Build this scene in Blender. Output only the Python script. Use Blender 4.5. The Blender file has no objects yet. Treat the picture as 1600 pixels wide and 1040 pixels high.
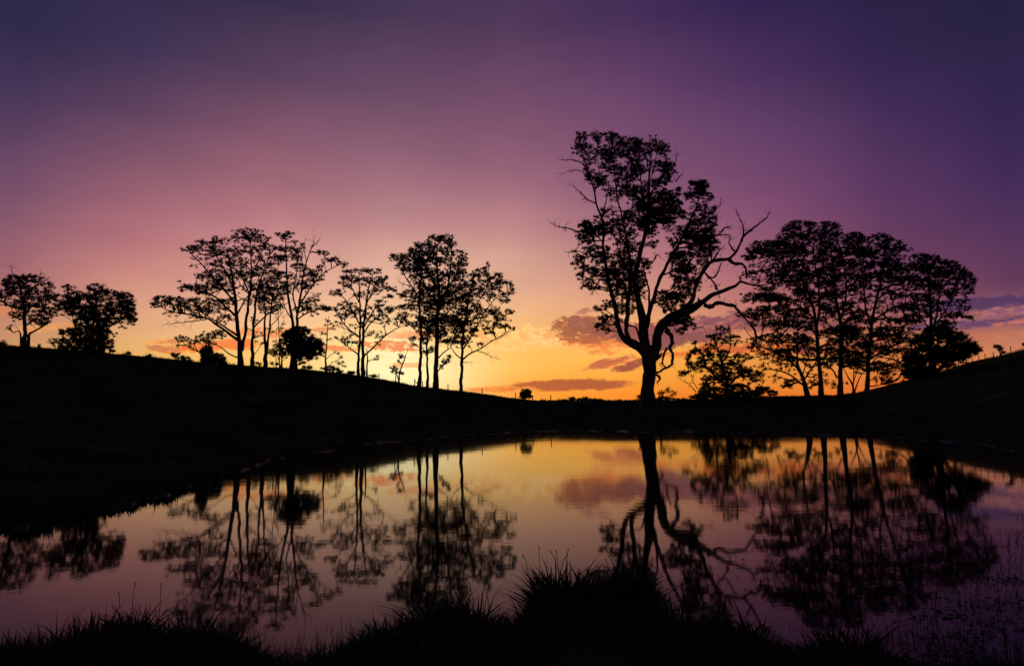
import bpy, math, random, time
import numpy as np
from mathutils import Matrix, Vector
T0 = time.time()
S = bpy.context.scene
COL = S.collection
R = math.radians
rng = np.random.default_rng(7)

# ---------------------------------------------------------------- camera
F = 1100.0                     # focal length in units of the 1600 px wide frame
CAMZ = 1.8
PITCH = math.atan((641.5 - 520.0) / F)
ROLL = R(-0.5)
cam_data = bpy.data.cameras.new('camera')
cam = bpy.data.objects.new('camera', cam_data)
COL.objects.link(cam)
cam_data.sensor_width = 36.0
cam_data.lens = 36.0 * F / 1600.0
cam_data.clip_start = 0.05
cam_data.clip_end = 9000.0
CM = (Matrix.Rotation(R(90) + PITCH, 4, 'X') @ Matrix.Rotation(ROLL, 4, 'Z'))
cam.matrix_world = Matrix.Translation((0, 0, CAMZ)) @ CM
S.camera = cam
M3 = np.array(CM.to_3x3())


def ray(px, py):
    d = M3 @ np.array([(px - 800.0) / F, (520.0 - py) / F, -1.0])
    return d / np.linalg.norm(d)


def at(px, py, Y):
    """world point seen at (px, py) at the distance Y in front of the camera"""
    d = ray(px, py)
    return np.array([0, 0, CAMZ]) + d * (Y / d[1])


def project(az, el):
    w = np.array([math.sin(az) * math.cos(el), math.cos(az) * math.cos(el), math.sin(el)])
    c = M3.T @ w
    if c[2] > -0.05:
        return None
    return 800 + F * c[0] / -c[2], 520 - F * c[1] / -c[2]


def azel(px, py):
    d = ray(px, py)
    return math.atan2(d[0], d[1]), math.asin(d[2])


# ---------------------------------------------------------------- sky
def lin(c):
    return tuple(((v / 255) / 12.92 if v / 255 <= 0.04045 else ((v / 255 + 0.055) / 1.055) ** 2.4) for v in c)


GX = [0, 200, 400, 600, 800, 1000, 1200, 1400, 1600]
GY = [0, 100, 200, 300, 350, 400, 450, 500, 550, 590, 625]
GC = [
    [(38,32,64),(43,35,68),(50,40,72),(57,44,75),(64,44,80),(58,36,82),(44,28,76),(34,27,62),(32,26,56)],
    [(48,38,76),(58,45,82),(74,55,86),(86,61,91),(96,64,95),(90,54,98),(64,38,86),(44,29,72),(38,27,66)],
    [(74,52,88),(100,66,96),(120,76,102),(124,82,109),(124,78,108),(114,70,106),(92,56,100),(62,38,84),(46,30,74)],
    [(112,72,102),(148,92,110),(166,106,120),(170,116,128),(160,106,122),(136,84,114),(118,68,108),(84,46,94),(62,36,86)],
    [(130,82,104),(166,102,115),(188,122,129),(190,136,137),(182,127,130),(160,100,120),(130,74,108),(92,50,90),(72,40,86)],
    [(146,90,106),(184,114,120),(206,144,138),(216,166,148),(204,154,138),(182,116,122),(150,86,110),(104,58,94),(86,46,86)],
    [(168,104,108),(206,138,126),(224,166,142),(230,178,150),(220,166,138),(204,138,122),(170,98,108),(122,66,94),(98,54,88)],
    [(194,130,108),(220,166,124),(240,186,142),(247,198,150),(237,180,126),(224,156,112),(196,118,96),(160,90,90),(150,88,96)],
    [(206,150,104),(230,176,100),(248,196,112),(252,202,120),(250,188,96),(246,178,80),(232,150,70),(216,128,70),(214,136,92)],
    [(210,150,90),(232,176,90),(249,198,98),(254,212,124),(253,184,80),(246,164,60),(236,144,58),(222,120,56),(214,126,70)],
    [(214,146,80),(234,170,78),(252,200,100),(255,212,124),(253,160,58),(250,136,42),(240,112,38),(224,104,44),(212,110,52)]]
GRID = np.array([[lin(c) for c in r] for r in GC])


def sample(px, py):
    px = min(max(px, 0), 1600)
    py = min(max(py, 0), 625)
    i = min(int(px // 200), 7)
    fx = (px - GX[i]) / 200
    j = 0
    while j < len(GY) - 2 and py > GY[j + 1]:
        j += 1
    fy = (py - GY[j]) / (GY[j + 1] - GY[j])
    a = GRID[j, i] * (1 - fx) + GRID[j, i + 1] * fx
    b = GRID[j + 1, i] * (1 - fx) + GRID[j + 1, i + 1] * fx
    return a * (1 - fy) + b * fy


ZEN = np.array(lin((26, 21, 56)))
BACK_H = np.array(lin((82, 64, 92)))
world = bpy.data.worlds.new('World')
S.world = world
world.use_nodes = True
NT = world.node_tree
NT.nodes.clear()


def N(t, **kw):
    n = NT.nodes.new(t)
    for k, v in kw.items():
        setattr(n, k, v)
    return n


def L(a, b):
    NT.links.new(a, b)


def mth(op, a, b=None, c=None, clamp=False):
    n = N('ShaderNodeMath', operation=op, use_clamp=clamp)
    for i, v in enumerate((a, b, c)):
        if v is None:
            continue
        if isinstance(v, (int, float)):
            n.inputs[i].default_value = v
        else:
            L(v, n.inputs[i])
    return n.outputs[0]


def smooth(v, lo, hi):
    n = N('ShaderNodeMapRange', interpolation_type='SMOOTHSTEP')
    n.inputs['From Min'].default_value = lo
    n.inputs['From Max'].default_value = hi
    L(v, n.inputs['Value'])
    return n.outputs['Result']


def mixc(f, a, b, mode='MIX'):
    n = N('ShaderNodeMix', data_type='RGBA', blend_type=mode)
    if isinstance(f, (int, float)):
        n.inputs[0].default_value = f
    else:
        L(f, n.inputs[0])
    for sock, v in ((n.inputs[6], a), (n.inputs[7], b)):
        if isinstance(v, (tuple, list, np.ndarray)):
            sock.default_value = (float(v[0]), float(v[1]), float(v[2]), 1)
        else:
            L(v, sock)
    return n.outputs[2]


tc = N('ShaderNodeTexCoord')
sep = N('ShaderNodeSeparateXYZ')
L(tc.outputs['Generated'], sep.inputs[0])
az = mth('ARCTAN2', sep.outputs[0], sep.outputs[1])
el = mth('ARCSINE', sep.outputs[2])


def wnoise(scale, detail=5, stretch=1.0, rough=0.55, off=0.0):
    mp = N('ShaderNodeMapping')
    mp.inputs['Scale'].default_value = (1, 1, stretch)
    mp.inputs['Location'].default_value = (off, off * .7, 0)
    L(tc.outputs['Generated'], mp.inputs[0])
    n = N('ShaderNodeTexNoise')
    n.inputs['Scale'].default_value = scale
    n.inputs['Detail'].default_value = detail
    n.inputs['Roughness'].default_value = rough
    L(mp.outputs[0], n.inputs['Vector'])
    return n.outputs['Fac']


n_big = wnoise(2.2, 3, 2.0)
elw = mth('ADD', el, mth('MULTIPLY', mth('SUBTRACT', n_big, 0.5), 0.055))
fac = mth('DIVIDE', elw, R(45), clamp=True)
EL = [0, 1, 2, 3, 4.5, 6, 8, 10, 12.5, 15, 18, 21, 25, 30, 37, 45]
front = [azel(x, 600)[0] for x in GX]
stations = [(-math.pi, None), (R(-120), None), (R(-85), None), (R(-55), 'L')] + [(a, 'F') for a in front] + \
           [(R(55), 'R'), (R(85), None), (R(120), None), (math.pi, None)]


def station_color(a, kind, e):
    if kind == 'F':
        p = project(a, R(e))
        c = sample(*p) if p else ZEN
        if p and p[1] < 0:
            k = min(1.0, -p[1] / 500.0)
            c = c * (1 - k) + ZEN * k
        return c
    if kind in ('L', 'R'):
        aa = front[0] if kind == 'L' else front[-1]
        c = station_color(aa, 'F', e)
        return c * 0.55 + (BACK_H * (1 - e / 45) + ZEN * (e / 45)) * 0.45
    k = 0.8 if abs(a) < 1.6 else 1.0
    base = BACK_H * (1 - e / 45) + ZEN * (e / 45)
    return base * (1.15 if k < 1 else 0.9)


prev = None
pa = None
for a, kind in stations:
    cr = N('ShaderNodeValToRGB')
    L(fac, cr.inputs[0])
    ramp = cr.color_ramp
    for i, e in enumerate(EL):
        if i == 0:
            s = ramp.elements[0]
            s.position = 0
        elif i == len(EL) - 1:
            s = ramp.elements[len(ramp.elements) - 1]
            s.position = 1
        else:
            s = ramp.elements.new(e / 45)
        c = station_color(a, kind, e)
        s.color = (float(c[0]), float(c[1]), float(c[2]), 1)
    if prev is None:
        prev = cr.outputs[0]
    else:
        m = N('ShaderNodeMapRange')
        m.inputs['From Min'].default_value = pa
        m.inputs['From Max'].default_value = a
        L(az, m.inputs['Value'])
        prev = mixc(m.outputs[0], prev, cr.outputs[0])
    pa = a
sky = prev
# glow round the point where the sun has gone down
SUN_AZ, _ = azel(625, 600)
SUN_EL = R(1.2)
sa, se = azel(622, 578)
dx = mth('SUBTRACT', az, sa)
dy = mth('SUBTRACT', el, se)
q = mth('ADD', mth('MULTIPLY', mth('MULTIPLY', dx, dx), 1 / R(5.8) ** 2), mth('MULTIPLY', mth('MULTIPLY', dy, dy), 1 / R(2.4) ** 2))
glow = mth('EXPONENT', mth('MULTIPLY', q, -1.0))
sky = mixc(mth('MULTIPLY', glow, 1.0), sky, lin((255, 243, 186)))

# very faint rays fanning up from where the sun has set
rang = mth('ARCTAN2', dy, dx)
rn = N('ShaderNodeTexNoise')
rn.noise_dimensions = '1D'
rn.inputs['Scale'].default_value = 1.7
rn.inputs['Detail'].default_value = 2
L(rang, rn.inputs['W'])
rdist = mth('SQRT', mth('ADD', mth('MULTIPLY', dx, dx), mth('MULTIPLY', dy, dy)))
rf = mth('MULTIPLY', smooth(rdist, 0.06, 0.2), smooth(rdist, 0.75, 0.25))
rmul = mth('ADD', 1.0, mth('MULTIPLY', mth('MULTIPLY', mth('SUBTRACT', rn.outputs['Fac'], 0.5), 0.24), rf))
rvm = N('ShaderNodeVectorMath', operation='SCALE')
L(sky, rvm.inputs[0])
L(rmul, rvm.inputs['Scale'])
sky = rvm.outputs[0]

n_c = wnoise(22, 8, 2.4, 0.68)
n_f = wnoise(58, 8, 2.0, 0.7, 3.1)
nn = mth('ADD', mth('MULTIPLY', n_c, 0.55), mth('MULTIPLY', n_f, 0.45))
nmid = mth('MULTIPLY', mth('SUBTRACT', nn, 0.5), 2.3)
n_t = mth('MULTIPLY', mth('SUBTRACT', wnoise(95, 6, 2.2, 0.7, 7.7), 0.5), 3.2)
n_wx = mth('MULTIPLY', mth('SUBTRACT', wnoise(30, 4, 1.5, 0.6, 9.2), 0.5), 0.9)
n_wy = mth('MULTIPLY', mth('SUBTRACT', wnoise(34, 4, 1.2, 0.6, 4.4), 0.5), 1.1)


def cloud(px, py, rx, ry, tilt, rim, body, amp=3.0, alpha=1.0, soft=0.28, edge=(0.25, 0.9)):
    """a cloud by its direction: centre, half sizes, rim and body colour"""
    global sky
    a0, e0 = azel(px, py)
    ax = rx / F
    ey = ry / F
    dx = mth('DIVIDE', mth('SUBTRACT', az, a0), ax)
    dy = mth('DIVIDE', mth('SUBTRACT', mth('SUBTRACT', el, e0), mth('MULTIPLY', mth('SUBTRACT', az, a0), tilt)), ey)
    dxw = mth('ADD', dx, n_wx)
    dyw = mth('ADD', dy, n_wy)
    q = mth('SUBTRACT', 1.0, mth('ADD', mth('MULTIPLY', dxw, dxw), mth('MULTIPLY', dyw, dyw)))
    m = mth('ADD', q, mth('MULTIPLY', nmid, amp))
    al = smooth(m, 0.0, soft)
    # only in front, never wrapped to the far side
    near = smooth(mth('ABSOLUTE', dx), 2.6, 1.6)
    near2 = smooth(mth('ABSOLUTE', dy), 2.6, 1.6)
    al = mth('MULTIPLY', mth('MULTIPLY', al, alpha), mth('MULTIPLY', near, near2))
    bd = smooth(mth('ADD', m, n_t), *edge)
    sky = mixc(al, sky, mixc(bd, lin(rim), lin(body)))


#      px    py   rx   ry  tilt  rim              body
cloud(885, 602, 135, 10.5, 0.015, (246,136,68), (168,82,56), 0.8, .95, .6, (-.4, .5))
cloud(780, 608, 60, 6, 0.02, (250,160,80), (226,120,60), 1.3, .8, .6, (.1, .9))
cloud(760, 527, 90, 14, 0.05, (255,214,136), (244,172,104), 4.5, .85, .6, (.3, 1.3))
cloud(835, 527, 48, 17, 0.1, (255,212,130), (248,178,104), 4.0, .9, .5, (.3, 1.3))
cloud(940, 548, 60, 9, -0.1, (255,184,92), (238,140,72), 3.0, .9, .5, (.2, 1.0))
cloud(874, 524, 46, 22, 0.0, (255,210,138), (250,176,100), 2.4, .95, .5, (.2, .9))
cloud(955, 534, 100, 13, 0.0, (255,178,92), (232,122,62), 1.8, .95, .6, (.0, .8))
cloud(928, 524, 74, 16, 0.0, (250,150,80), (180,98,64), 1.7, 1, .45, (-.1, .6))
cloud(888, 512, 30, 18, 0.0, (255,180,106), (170,96,68), 1.8, 1, .35, (-.2, .5))
cloud(912, 507, 30, 16, 0.0, (232,150,100), (158,90,70), 1.8, 1, .35, (-.3, .4))
cloud(898, 499, 13, 9, 0.0, (220,160,120), (160,94,76), 1.4, 1, .4, (-.3, .4))
cloud(950, 512, 42, 16, 0.0, (226,140,96), (150,84,70), 1.8, 1, .4, (-.3, .5))
cloud(1000, 520, 60, 18, 0.05, (220,128,88), (142,78,72), 1.8, 1, .4, (-.3, .5))
cloud(1075, 520, 85, 24, 0.1, (220,120,96), (132,72,80), 1.6, .95, .5, (-.3, .5))
cloud(1130, 500, 60, 14, 0.2, (200,120,110), (132,76,92), 3.0, .85, .6, (.1, .8))
cloud(930, 484, 34, 6, 0.1, (240,160,110), (172,104,96), 2.2, .8, .5, (.1, .8))
cloud(950, 567, 48, 8, 0.22, (250,150,84), (190,96,66), 1.8, .95, .4, (.1, .7))
cloud(992, 569, 42, 8, 0.25, (240,140,76), (160,82,64), 1.6, 1, .4, (.1, .6))
cloud(1080, 552, 70, 7, 0.05, (252,156,66), (232,112,52), 3.0, .9, .6, (.2, 1.0))
cloud(1180, 545, 110, 10, -0.05, (248,128,50), (196,84,54), 3.2, .85, .6, (.2, 1.0))
cloud(1230, 505, 130, 20, 0.0, (190,98,82), (120,62,80), 2.6, .75, .7, (.1, .9))
cloud(1330, 540, 90, 12, 0.0, (236,116,58), (150,74,72), 3.0, .8, .7, (.1, .9))
cloud(1535, 474, 110, 11, 0.0, (116,70,106), (78,48,92), 1.8, .9, .6, (.1, .8))
cloud(1560, 489, 95, 8, 0.05, (196,118,112), (142,84,112), 3.5, .8, .6, (.1, .9))
cloud(1530, 504, 90, 9, 0.03, (150,92,108), (92,58,98), 2.6, .9, .5, (.1, .8))
cloud(1600, 500, 40, 4, 0.1, (226,128,88), (190,100,90), 2.6, .7, .6, (.1, .9))
cloud(1560, 523, 90, 4, 0.0, (232,138,86), (196,106,84), 3.4, .6, .8, (.1, .9))
cloud(265, 534, 32, 5, 0.1, (250,170,84), (214,128,84), 2.6, .9, .5, (.1, .9))
cloud(262, 545, 30, 7, -0.05, (244,150,76), (188,112,84), 2.0, .9, .5, (.1, .9))
cloud(340, 540, 70, 10, 0.1, (255,160,70), (244,112,52), 3.6, .85, .6, (.1, 1.0))
cloud(420, 520, 60, 9, 0.0, (250,150,70), (240,112,56), 3.6, .7, .6, (.1, 1.0))
cloud(530, 545, 42, 6, -0.1, (255,190,110), (232,128,80), 2.2, .9, .5, (.1, .9))
cloud(600, 553, 80, 5, -0.03, (255,226,150), (255,240,186), 1.6, .9, .7, (.1, .9))
cloud(660, 522, 60, 8, 0.05, (250,176,116), (236,140,96), 2.4, .7, .6, (.1, .9))
cloud(610, 540, 70, 9, -0.05, (255,236,170), (232,132,84), 2.6, .95, .4, (.35, .9))
cloud(640, 570, 40, 5, 0.0, (255,240,180), (244,170,110), 2.6, .8, .5, (.35, .9))
cloud(75, 512, 50, 5, 0.15, (248,176,92), (232,150,92), 3.0, .8, .6, (.1, .9))
cloud(10, 485, 36, 6, 0.1, (240,150,84), (220,130,84), 3.0, .7, .6, (.1, .9))
cloud(500, 515, 22, 4, 0.1, (240,140,84), (226,124,84), 2.4, .7, .6, (.1, .9))

grain = wnoise(5, 6, 3.0, 0.6, 1.3)
gm = mth('ADD', 0.86, mth('MULTIPLY', grain, 0.28))
vm = N('ShaderNodeVectorMath', operation='SCALE')
L(sky, vm.inputs[0])
L(gm, vm.inputs['Scale'])
bg = N('ShaderNodeBackground')
L(vm.outputs[0], bg.inputs[0])
bg.inputs[1].default_value = 1.0
st = N('ShaderNodeTexSky', sky_type='NISHITA')
st.sun_disc = False
st.sun_elevation = SUN_EL
st.sun_rotation = SUN_AZ
bg2 = N('ShaderNodeBackground')
L(st.outputs[0], bg2.inputs[0])
bg2.inputs[1].default_value = 0.006
add = N('ShaderNodeAddShader')
L(bg.outputs[0], add.inputs[0])
L(bg2.outputs[0], add.inputs[1])
out = N('ShaderNodeOutputWorld')
L(add.outputs[0], out.inputs[0])

sun_data = bpy.data.lights.new('sun', 'SUN')
sun_data.energy = 0.5
sun_data.angle = R(0.6)
sun_data.color = (1.0, 0.62, 0.34)
sun = bpy.data.objects.new('sun', sun_data)
COL.objects.link(sun)
sd = Vector((math.sin(SUN_AZ) * math.cos(SUN_EL), math.cos(SUN_AZ) * math.cos(SUN_EL), math.sin(SUN_EL)))
sun.rotation_euler = sd.to_track_quat('Z', 'Y').to_euler()
sun.location = (0, 0, 60)

S.view_settings.view_transform = 'Standard'
S.view_settings.look = 'None'
S.view_settings.gamma = 1
S.view_settings.exposure = 0
S.view_settings.use_curve_mapping = False
S.render.engine = 'CYCLES'


# ---------------------------------------------------------------- materials
def material(name, c1, c2, scale=2.0, rough=0.9, bump=0.0, coord='Object', detail=4, spec=0.2):
    m = bpy.data.materials.new(name)
    m.use_nodes = True
    nt = m.node_tree
    b = nt.nodes['Principled BSDF']
    tc = nt.nodes.new('ShaderNodeTexCoord')
    n = nt.nodes.new('ShaderNodeTexNoise')
    n.inputs['Scale'].default_value = scale
    n.inputs['Detail'].default_value = detail
    nt.links.new(tc.outputs[coord], n.inputs['Vector'])
    cr = nt.nodes.new('ShaderNodeValToRGB')
    cr.color_ramp.elements[0].position = 0.3
    cr.color_ramp.elements[0].color = (*c1, 1)
    cr.color_ramp.elements[1].position = 0.7
    cr.color_ramp.elements[1].color = (*c2, 1)
    nt.links.new(n.outputs['Fac'], cr.inputs[0])
    nt.links.new(cr.outputs[0], b.inputs['Base Color'])
    b.inputs['Roughness'].default_value = rough
    b.inputs['Specular IOR Level'].default_value = spec
    if bump:
        bp = nt.nodes.new('ShaderNodeBump')
        bp.inputs['Strength'].default_value = bump
        bp.inputs['Distance'].default_value = 0.05
        nt.links.new(n.outputs['Fac'], bp.inputs['Height'])
        nt.links.new(bp.outputs[0], b.inputs['Normal'])
    return m


M_LEAF = material('eucalypt_leaves', (0.030, 0.042, 0.022), (0.060, 0.075, 0.036), 0.9)
M_LEAF2 = material('dense_leaves', (0.022, 0.036, 0.016), (0.042, 0.062, 0.024), 1.3)
M_BARK = material('eucalypt_bark', (0.035, 0.028, 0.022), (0.075, 0.062, 0.05), 3.0, bump=0.6)
M_DEAD = material('dead_wood', (0.09, 0.08, 0.07), (0.16, 0.145, 0.13), 5.0, bump=0.4)
M_POST = material('weathered_post', (0.09, 0.075, 0.06), (0.16, 0.14, 0.12), 8.0)
M_WIRE = material('fence_wire', (0.18, 0.17, 0.16), (0.26, 0.25, 0.24), 20.0, rough=0.5)
M_GRASS = material('grass_blades', (0.026, 0.048, 0.014), (0.060, 0.085, 0.028), 6.0, rough=0.75)
M_REED = material('reed_stems', (0.03, 0.04, 0.015), (0.07, 0.07, 0.03), 6.0, rough=0.75)


def ground_material():
    m = material('pasture', (0.020, 0.034, 0.011), (0.080, 0.090, 0.038), 0.35, rough=1.0, bump=0.5, detail=9, spec=0.0)
    nt = m.node_tree
    b = nt.nodes['Principled BSDF']
    g = nt.nodes.new('ShaderNodeNewGeometry')
    s = nt.nodes.new('ShaderNodeSeparateXYZ')
    nt.links.new(g.outputs['Position'], s.inputs[0])
    mr = nt.nodes.new('ShaderNodeMapRange')
    mr.inputs['From Min'].default_value = 0.085
    mr.inputs['From Max'].default_value = 0.02
    tcm = nt.nodes.new('ShaderNodeTexCoord')
    pm = nt.nodes.new('ShaderNodeTexNoise')
    pm.inputs['Scale'].default_value = 0.45
    pm.inputs['Detail'].default_value = 5
    nt.links.new(tcm.outputs['Object'], pm.inputs['Vector'])
    pmul = nt.nodes.new('ShaderNodeMath')
    pmul.operation = 'MULTIPLY_ADD'              # mud only in patches, grass between them
    pmul.inputs[1].default_value = -0.55
    pmul.inputs[2].default_value = 0.30
    nt.links.new(pm.outputs['Fac'], pmul.inputs[0])
    padd = nt.nodes.new('ShaderNodeMath')
    padd.operation = 'ADD'
    nt.links.new(pmul.outputs[0], padd.inputs[0])
    nt.links.new(s.outputs[2], padd.inputs[1])
    nt.links.new(padd.outputs[0], mr.inputs['Value'])
    cr = [n for n in nt.nodes if n.type == 'VALTORGB'][0]
    mx = nt.nodes.new('ShaderNodeMix')
    mx.data_type = 'RGBA'
    nt.links.new(mr.outputs[0], mx.inputs[0])
    nt.links.new(cr.outputs[0], mx.inputs[6])
    mx.inputs[7].default_value = (0.055, 0.045, 0.034, 1)
    nt.links.new(mx.outputs[2], b.inputs['Base Color'])
    rr = nt.nodes.new('ShaderNodeMapRange')          # wet mud at the water's edge
    rr.inputs['To Min'].default_value = 1.0
    rr.inputs['To Max'].default_value = 0.5
    nt.links.new(mr.outputs[0], rr.inputs['Value'])
    nt.links.new(rr.outputs[0], b.inputs['Roughness'])
    sp = nt.nodes.new('ShaderNodeMapRange')
    sp.inputs['To Max'].default_value = 0.25
    nt.links.new(mr.outputs[0], sp.inputs['Value'])
    nt.links.new(sp.outputs[0], b.inputs['Specular IOR Level'])
    return m


def water_material():
    m = bpy.data.materials.new('pond_water')
    m.use_nodes = True
    nt = m.node_tree
    b = nt.nodes['Principled BSDF']
    b.inputs['Base Color'].default_value = (0.010, 0.009, 0.006, 1)
    b.inputs['Roughness'].default_value = 0.03
    b.inputs['IOR'].default_value = 1.18
    b.inputs['Specular Tint'].default_value = (1.0, 0.90, 0.78, 1)
    tc = nt.nodes.new('ShaderNodeTexCoord')

    def nz(sx, sy, sc, det, off=0):
        mp = nt.nodes.new('ShaderNodeMapping')
        mp.inputs['Scale'].default_value = (sx, sy, 1)
        mp.inputs['Location'].default_value = (off, off, 0)
        nt.links.new(tc.outputs['Object'], mp.inputs[0])
        n = nt.nodes.new('ShaderNodeTexNoise')
        n.inputs['Scale'].default_value = sc
        n.inputs['Detail'].default_value = det
        nt.links.new(mp.outputs[0], n.inputs['Vector'])
        return n.outputs['Fac']
    fine = nz(1.0, 1.6, 3.2, 3)
    big = nz(0.5, 0.9, 0.6, 2, 5)
    patch = nz(1, 1, 0.09, 2, 11)
    mr = nt.nodes.new('ShaderNodeMapRange')
    mr.inputs['From Min'].default_value = 0.42
    mr.inputs['From Max'].default_value = 0.66
    mr.inputs['To Min'].default_value = 0.25
    mr.inputs['To Max'].default_value = 1.0
    nt.links.new(patch, mr.inputs['Value'])
    b1 = nt.nodes.new('ShaderNodeBump')
    b1.inputs['Distance'].default_value = 0.0013
    nt.links.new(mr.outputs[0], b1.inputs['Strength'])
    nt.links.new(fine, b1.inputs['Height'])
    b2 = nt.nodes.new('ShaderNodeBump')
    b2.inputs['Distance'].default_value = 0.0017
    b2.inputs['Strength'].default_value = 1.0
    nt.links.new(big, b2.inputs['Height'])
    nt.links.new(b1.outputs[0], b2.inputs['Normal'])
    nt.links.new(b2.outputs[0], b.inputs['Normal'])
    return m


# ---------------------------------------------------------------- helpers
def tag(o, label=None, cat=None, group=None, kind=None):
    if label:
        o['label'] = label
    if cat:
        o['category'] = cat
    if group:
        o['group'] = group
    if kind:
        o['kind'] = kind
    return o


def mesh_np(name, verts, faces_list, mat, parent=None, smooth=False):
    """faces_list: arrays (n, k) of vertex indices, one array per face size"""
    me = bpy.data.meshes.new(name)
    verts = np.asarray(verts, dtype=np.float32)
    faces_list = [np.asarray(f, dtype=np.int32) for f in faces_list if len(f)]
    nl = sum(f.size for f in faces_list)
    npoly = sum(len(f) for f in faces_list)
    me.vertices.add(len(verts))
    me.vertices.foreach_set('co', verts.ravel())
    me.loops.add(nl)
    me.loops.foreach_set('vertex_index', np.concatenate([f.ravel() for f in faces_list]))
    me.polygons.add(npoly)
    tot = np.concatenate([np.full(len(f), f.shape[1], dtype=np.int32) for f in faces_list])
    start = np.concatenate([[0], np.cumsum(tot)[:-1]]).astype(np.int32)
    me.polygons.foreach_set('loop_start', start)
    if smooth:
        me.polygons.foreach_set('use_smooth', np.ones(npoly, dtype=bool))
    me.materials.append(mat)
    me.update(calc_edges=True)
    me.validate()
    o = bpy.data.objects.new(name, me)
    COL.objects.link(o)
    if parent:
        o.parent = parent
    return o


def empty(name, loc, label, cat, group=None):
    o = bpy.data.objects.new(name, None)
    COL.objects.link(o)
    o.location = loc
    o.empty_display_size = 0.5
    return tag(o, label, cat, group)


class Tubes:
    def __init__(self):
        self.v, self.q, self.n = [], [], 0

    def add(self, P, r, k=5, cap=True):
        P = np.asarray(P, float)
        r = np.asarray(r, float)
        if len(P) < 2:
            return
        t = np.gradient(P, axis=0)
        t /= np.linalg.norm(t, axis=1)[:, None] + 1e-9
        ref = np.array([0, 1.0, 0]) if abs(t[:, 1]).mean() < 0.75 else np.array([1.0, 0, 0])
        u = np.cross(t, ref)
        u /= np.linalg.norm(u, axis=1)[:, None] + 1e-9
        w = np.cross(t, u)
        a = np.arange(k) * 2 * np.pi / k
        ring = (np.cos(a)[None, :, None] * u[:, None, :] + np.sin(a)[None, :, None] * w[:, None, :]) * r[:, None, None] + P[:, None, :]
        m = len(P)
        self.v.append(ring.reshape(-1, 3))
        i = np.arange(m - 1)[:, None] * k
        j = np.arange(k)[None, :]
        j2 = (j + 1) % k
        q = np.stack([i + j, i + j2, i + k + j2, i + k + j], axis=-1).reshape(-1, 4) + self.n
        self.q.append(q)
        self.n += m * k

    def build(self, name, mat, parent=None):
        if not self.v:
            return None
        return mesh_np(name, np.concatenate(self.v), [np.concatenate(self.q)], mat, parent, smooth=True)


# ---------------------------------------------------------------- land
def interp(tab, x):
    return float(np.interp(x, [t[0] for t in tab], [t[1] for t in tab]))


# skyline of the pasture: (direction as frame x, y of the crest, distance of the crest)
CREST = [(-500, 500, 80), (-200, 522, 86), (0, 538, 95), (100, 546, 98), (200, 554, 101), (300, 564, 106), (380, 571, 110), (470, 576, 114), (540, 583, 118),
         (600, 593, 121), (640, 601, 122), (700, 608, 123), (780, 619, 124), (855, 627.5, 124), (960, 626, 116), (1100, 625, 112), (1200, 619, 120),
         (1300, 617.5, 134), (1350, 612, 140), (1420, 593, 146), (1470, 578, 150), (1520, 564.5, 152), (1560, 555.5, 152), (1600, 544, 152), (1700, 520, 148), (2100, 470, 130)]
SHORE = [(-500, 935), (-200, 880), (0, 834), (100, 813), (200, 793), (300, 764), (360, 742), (420, 722), (500, 706), (600, 692), (700, 682), (800, 675), (900, 673),
         (1000, 675), (1080, 675), (1200, 676), (1400, 684), (1500, 692), (1560, 702), (1600, 712), (1700, 735), (2100, 860)]
NEAR = [(-500, 960), (-100, 1010), (0, 1034), (80, 1022), (160, 1008), (230, 998), (330, 1004), (380, 1022), (430, 1040), (520, 1044), (570, 1016), (610, 998), (700, 980), (770, 984),
        (805, 992), (835, 962), (880, 945), (960, 942), (1010, 952), (1060, 990), (1110, 1010), (1180, 1014), (1300, 1018), (1380, 1026), (1460, 1040), (1600, 1046), (1700, 1040), (2100, 1000)]
azs = []
cr_d, cr_h, sh_d, nr_d = [], [], [], []
for px in list(range(-500, 2101, 20)):
    y = interp([(c[0], c[1]) for c in CREST], px)
    D = interp([(c[0], c[2]) for c in CREST], px)
    p = at(px, y, D)
    azs.append(math.atan2(p[0], p[1]))
    cr_d.append(math.hypot(p[0], p[1]))
    cr_h.append(p[2])
    for tab, lst in ((SHORE, sh_d), (NEAR, nr_d)):
        d = ray(px, interp(tab, px))
        lst.append(CAMZ / -d[2] * math.hypot(d[0], d[1]))
azs = np.array(azs)
A_END = 1.25


def ext(lst, far):
    """carry the tables on round the sides and the back of the camera"""
    a = np.concatenate([[-math.pi, -A_END - .25], azs, [A_END + .25, math.pi]])
    v = np.concatenate([[far, far], lst, [far, far]])
    return a, v


CD, CH, SD, ND = ext(cr_d, 80), ext(cr_h, 7.0), ext(sh_d, 5.0), ext(nr_d, 5.0)


def vnoise(x, y):
    return (np.sin(x * 1.3 + 2.1 * np.sin(y * .7)) + np.sin(y * 1.7 + 1.7 * np.sin(x * .9)) + .5 * np.sin(x * 3.1 - y * 2.3) + .5 * np.sin(x * 2.2 + y * 4.1)) / 3.0


def sstep(t):
    t = np.clip(t, 0, 1)
    return t * t * (3 - 2 * t)


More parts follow.
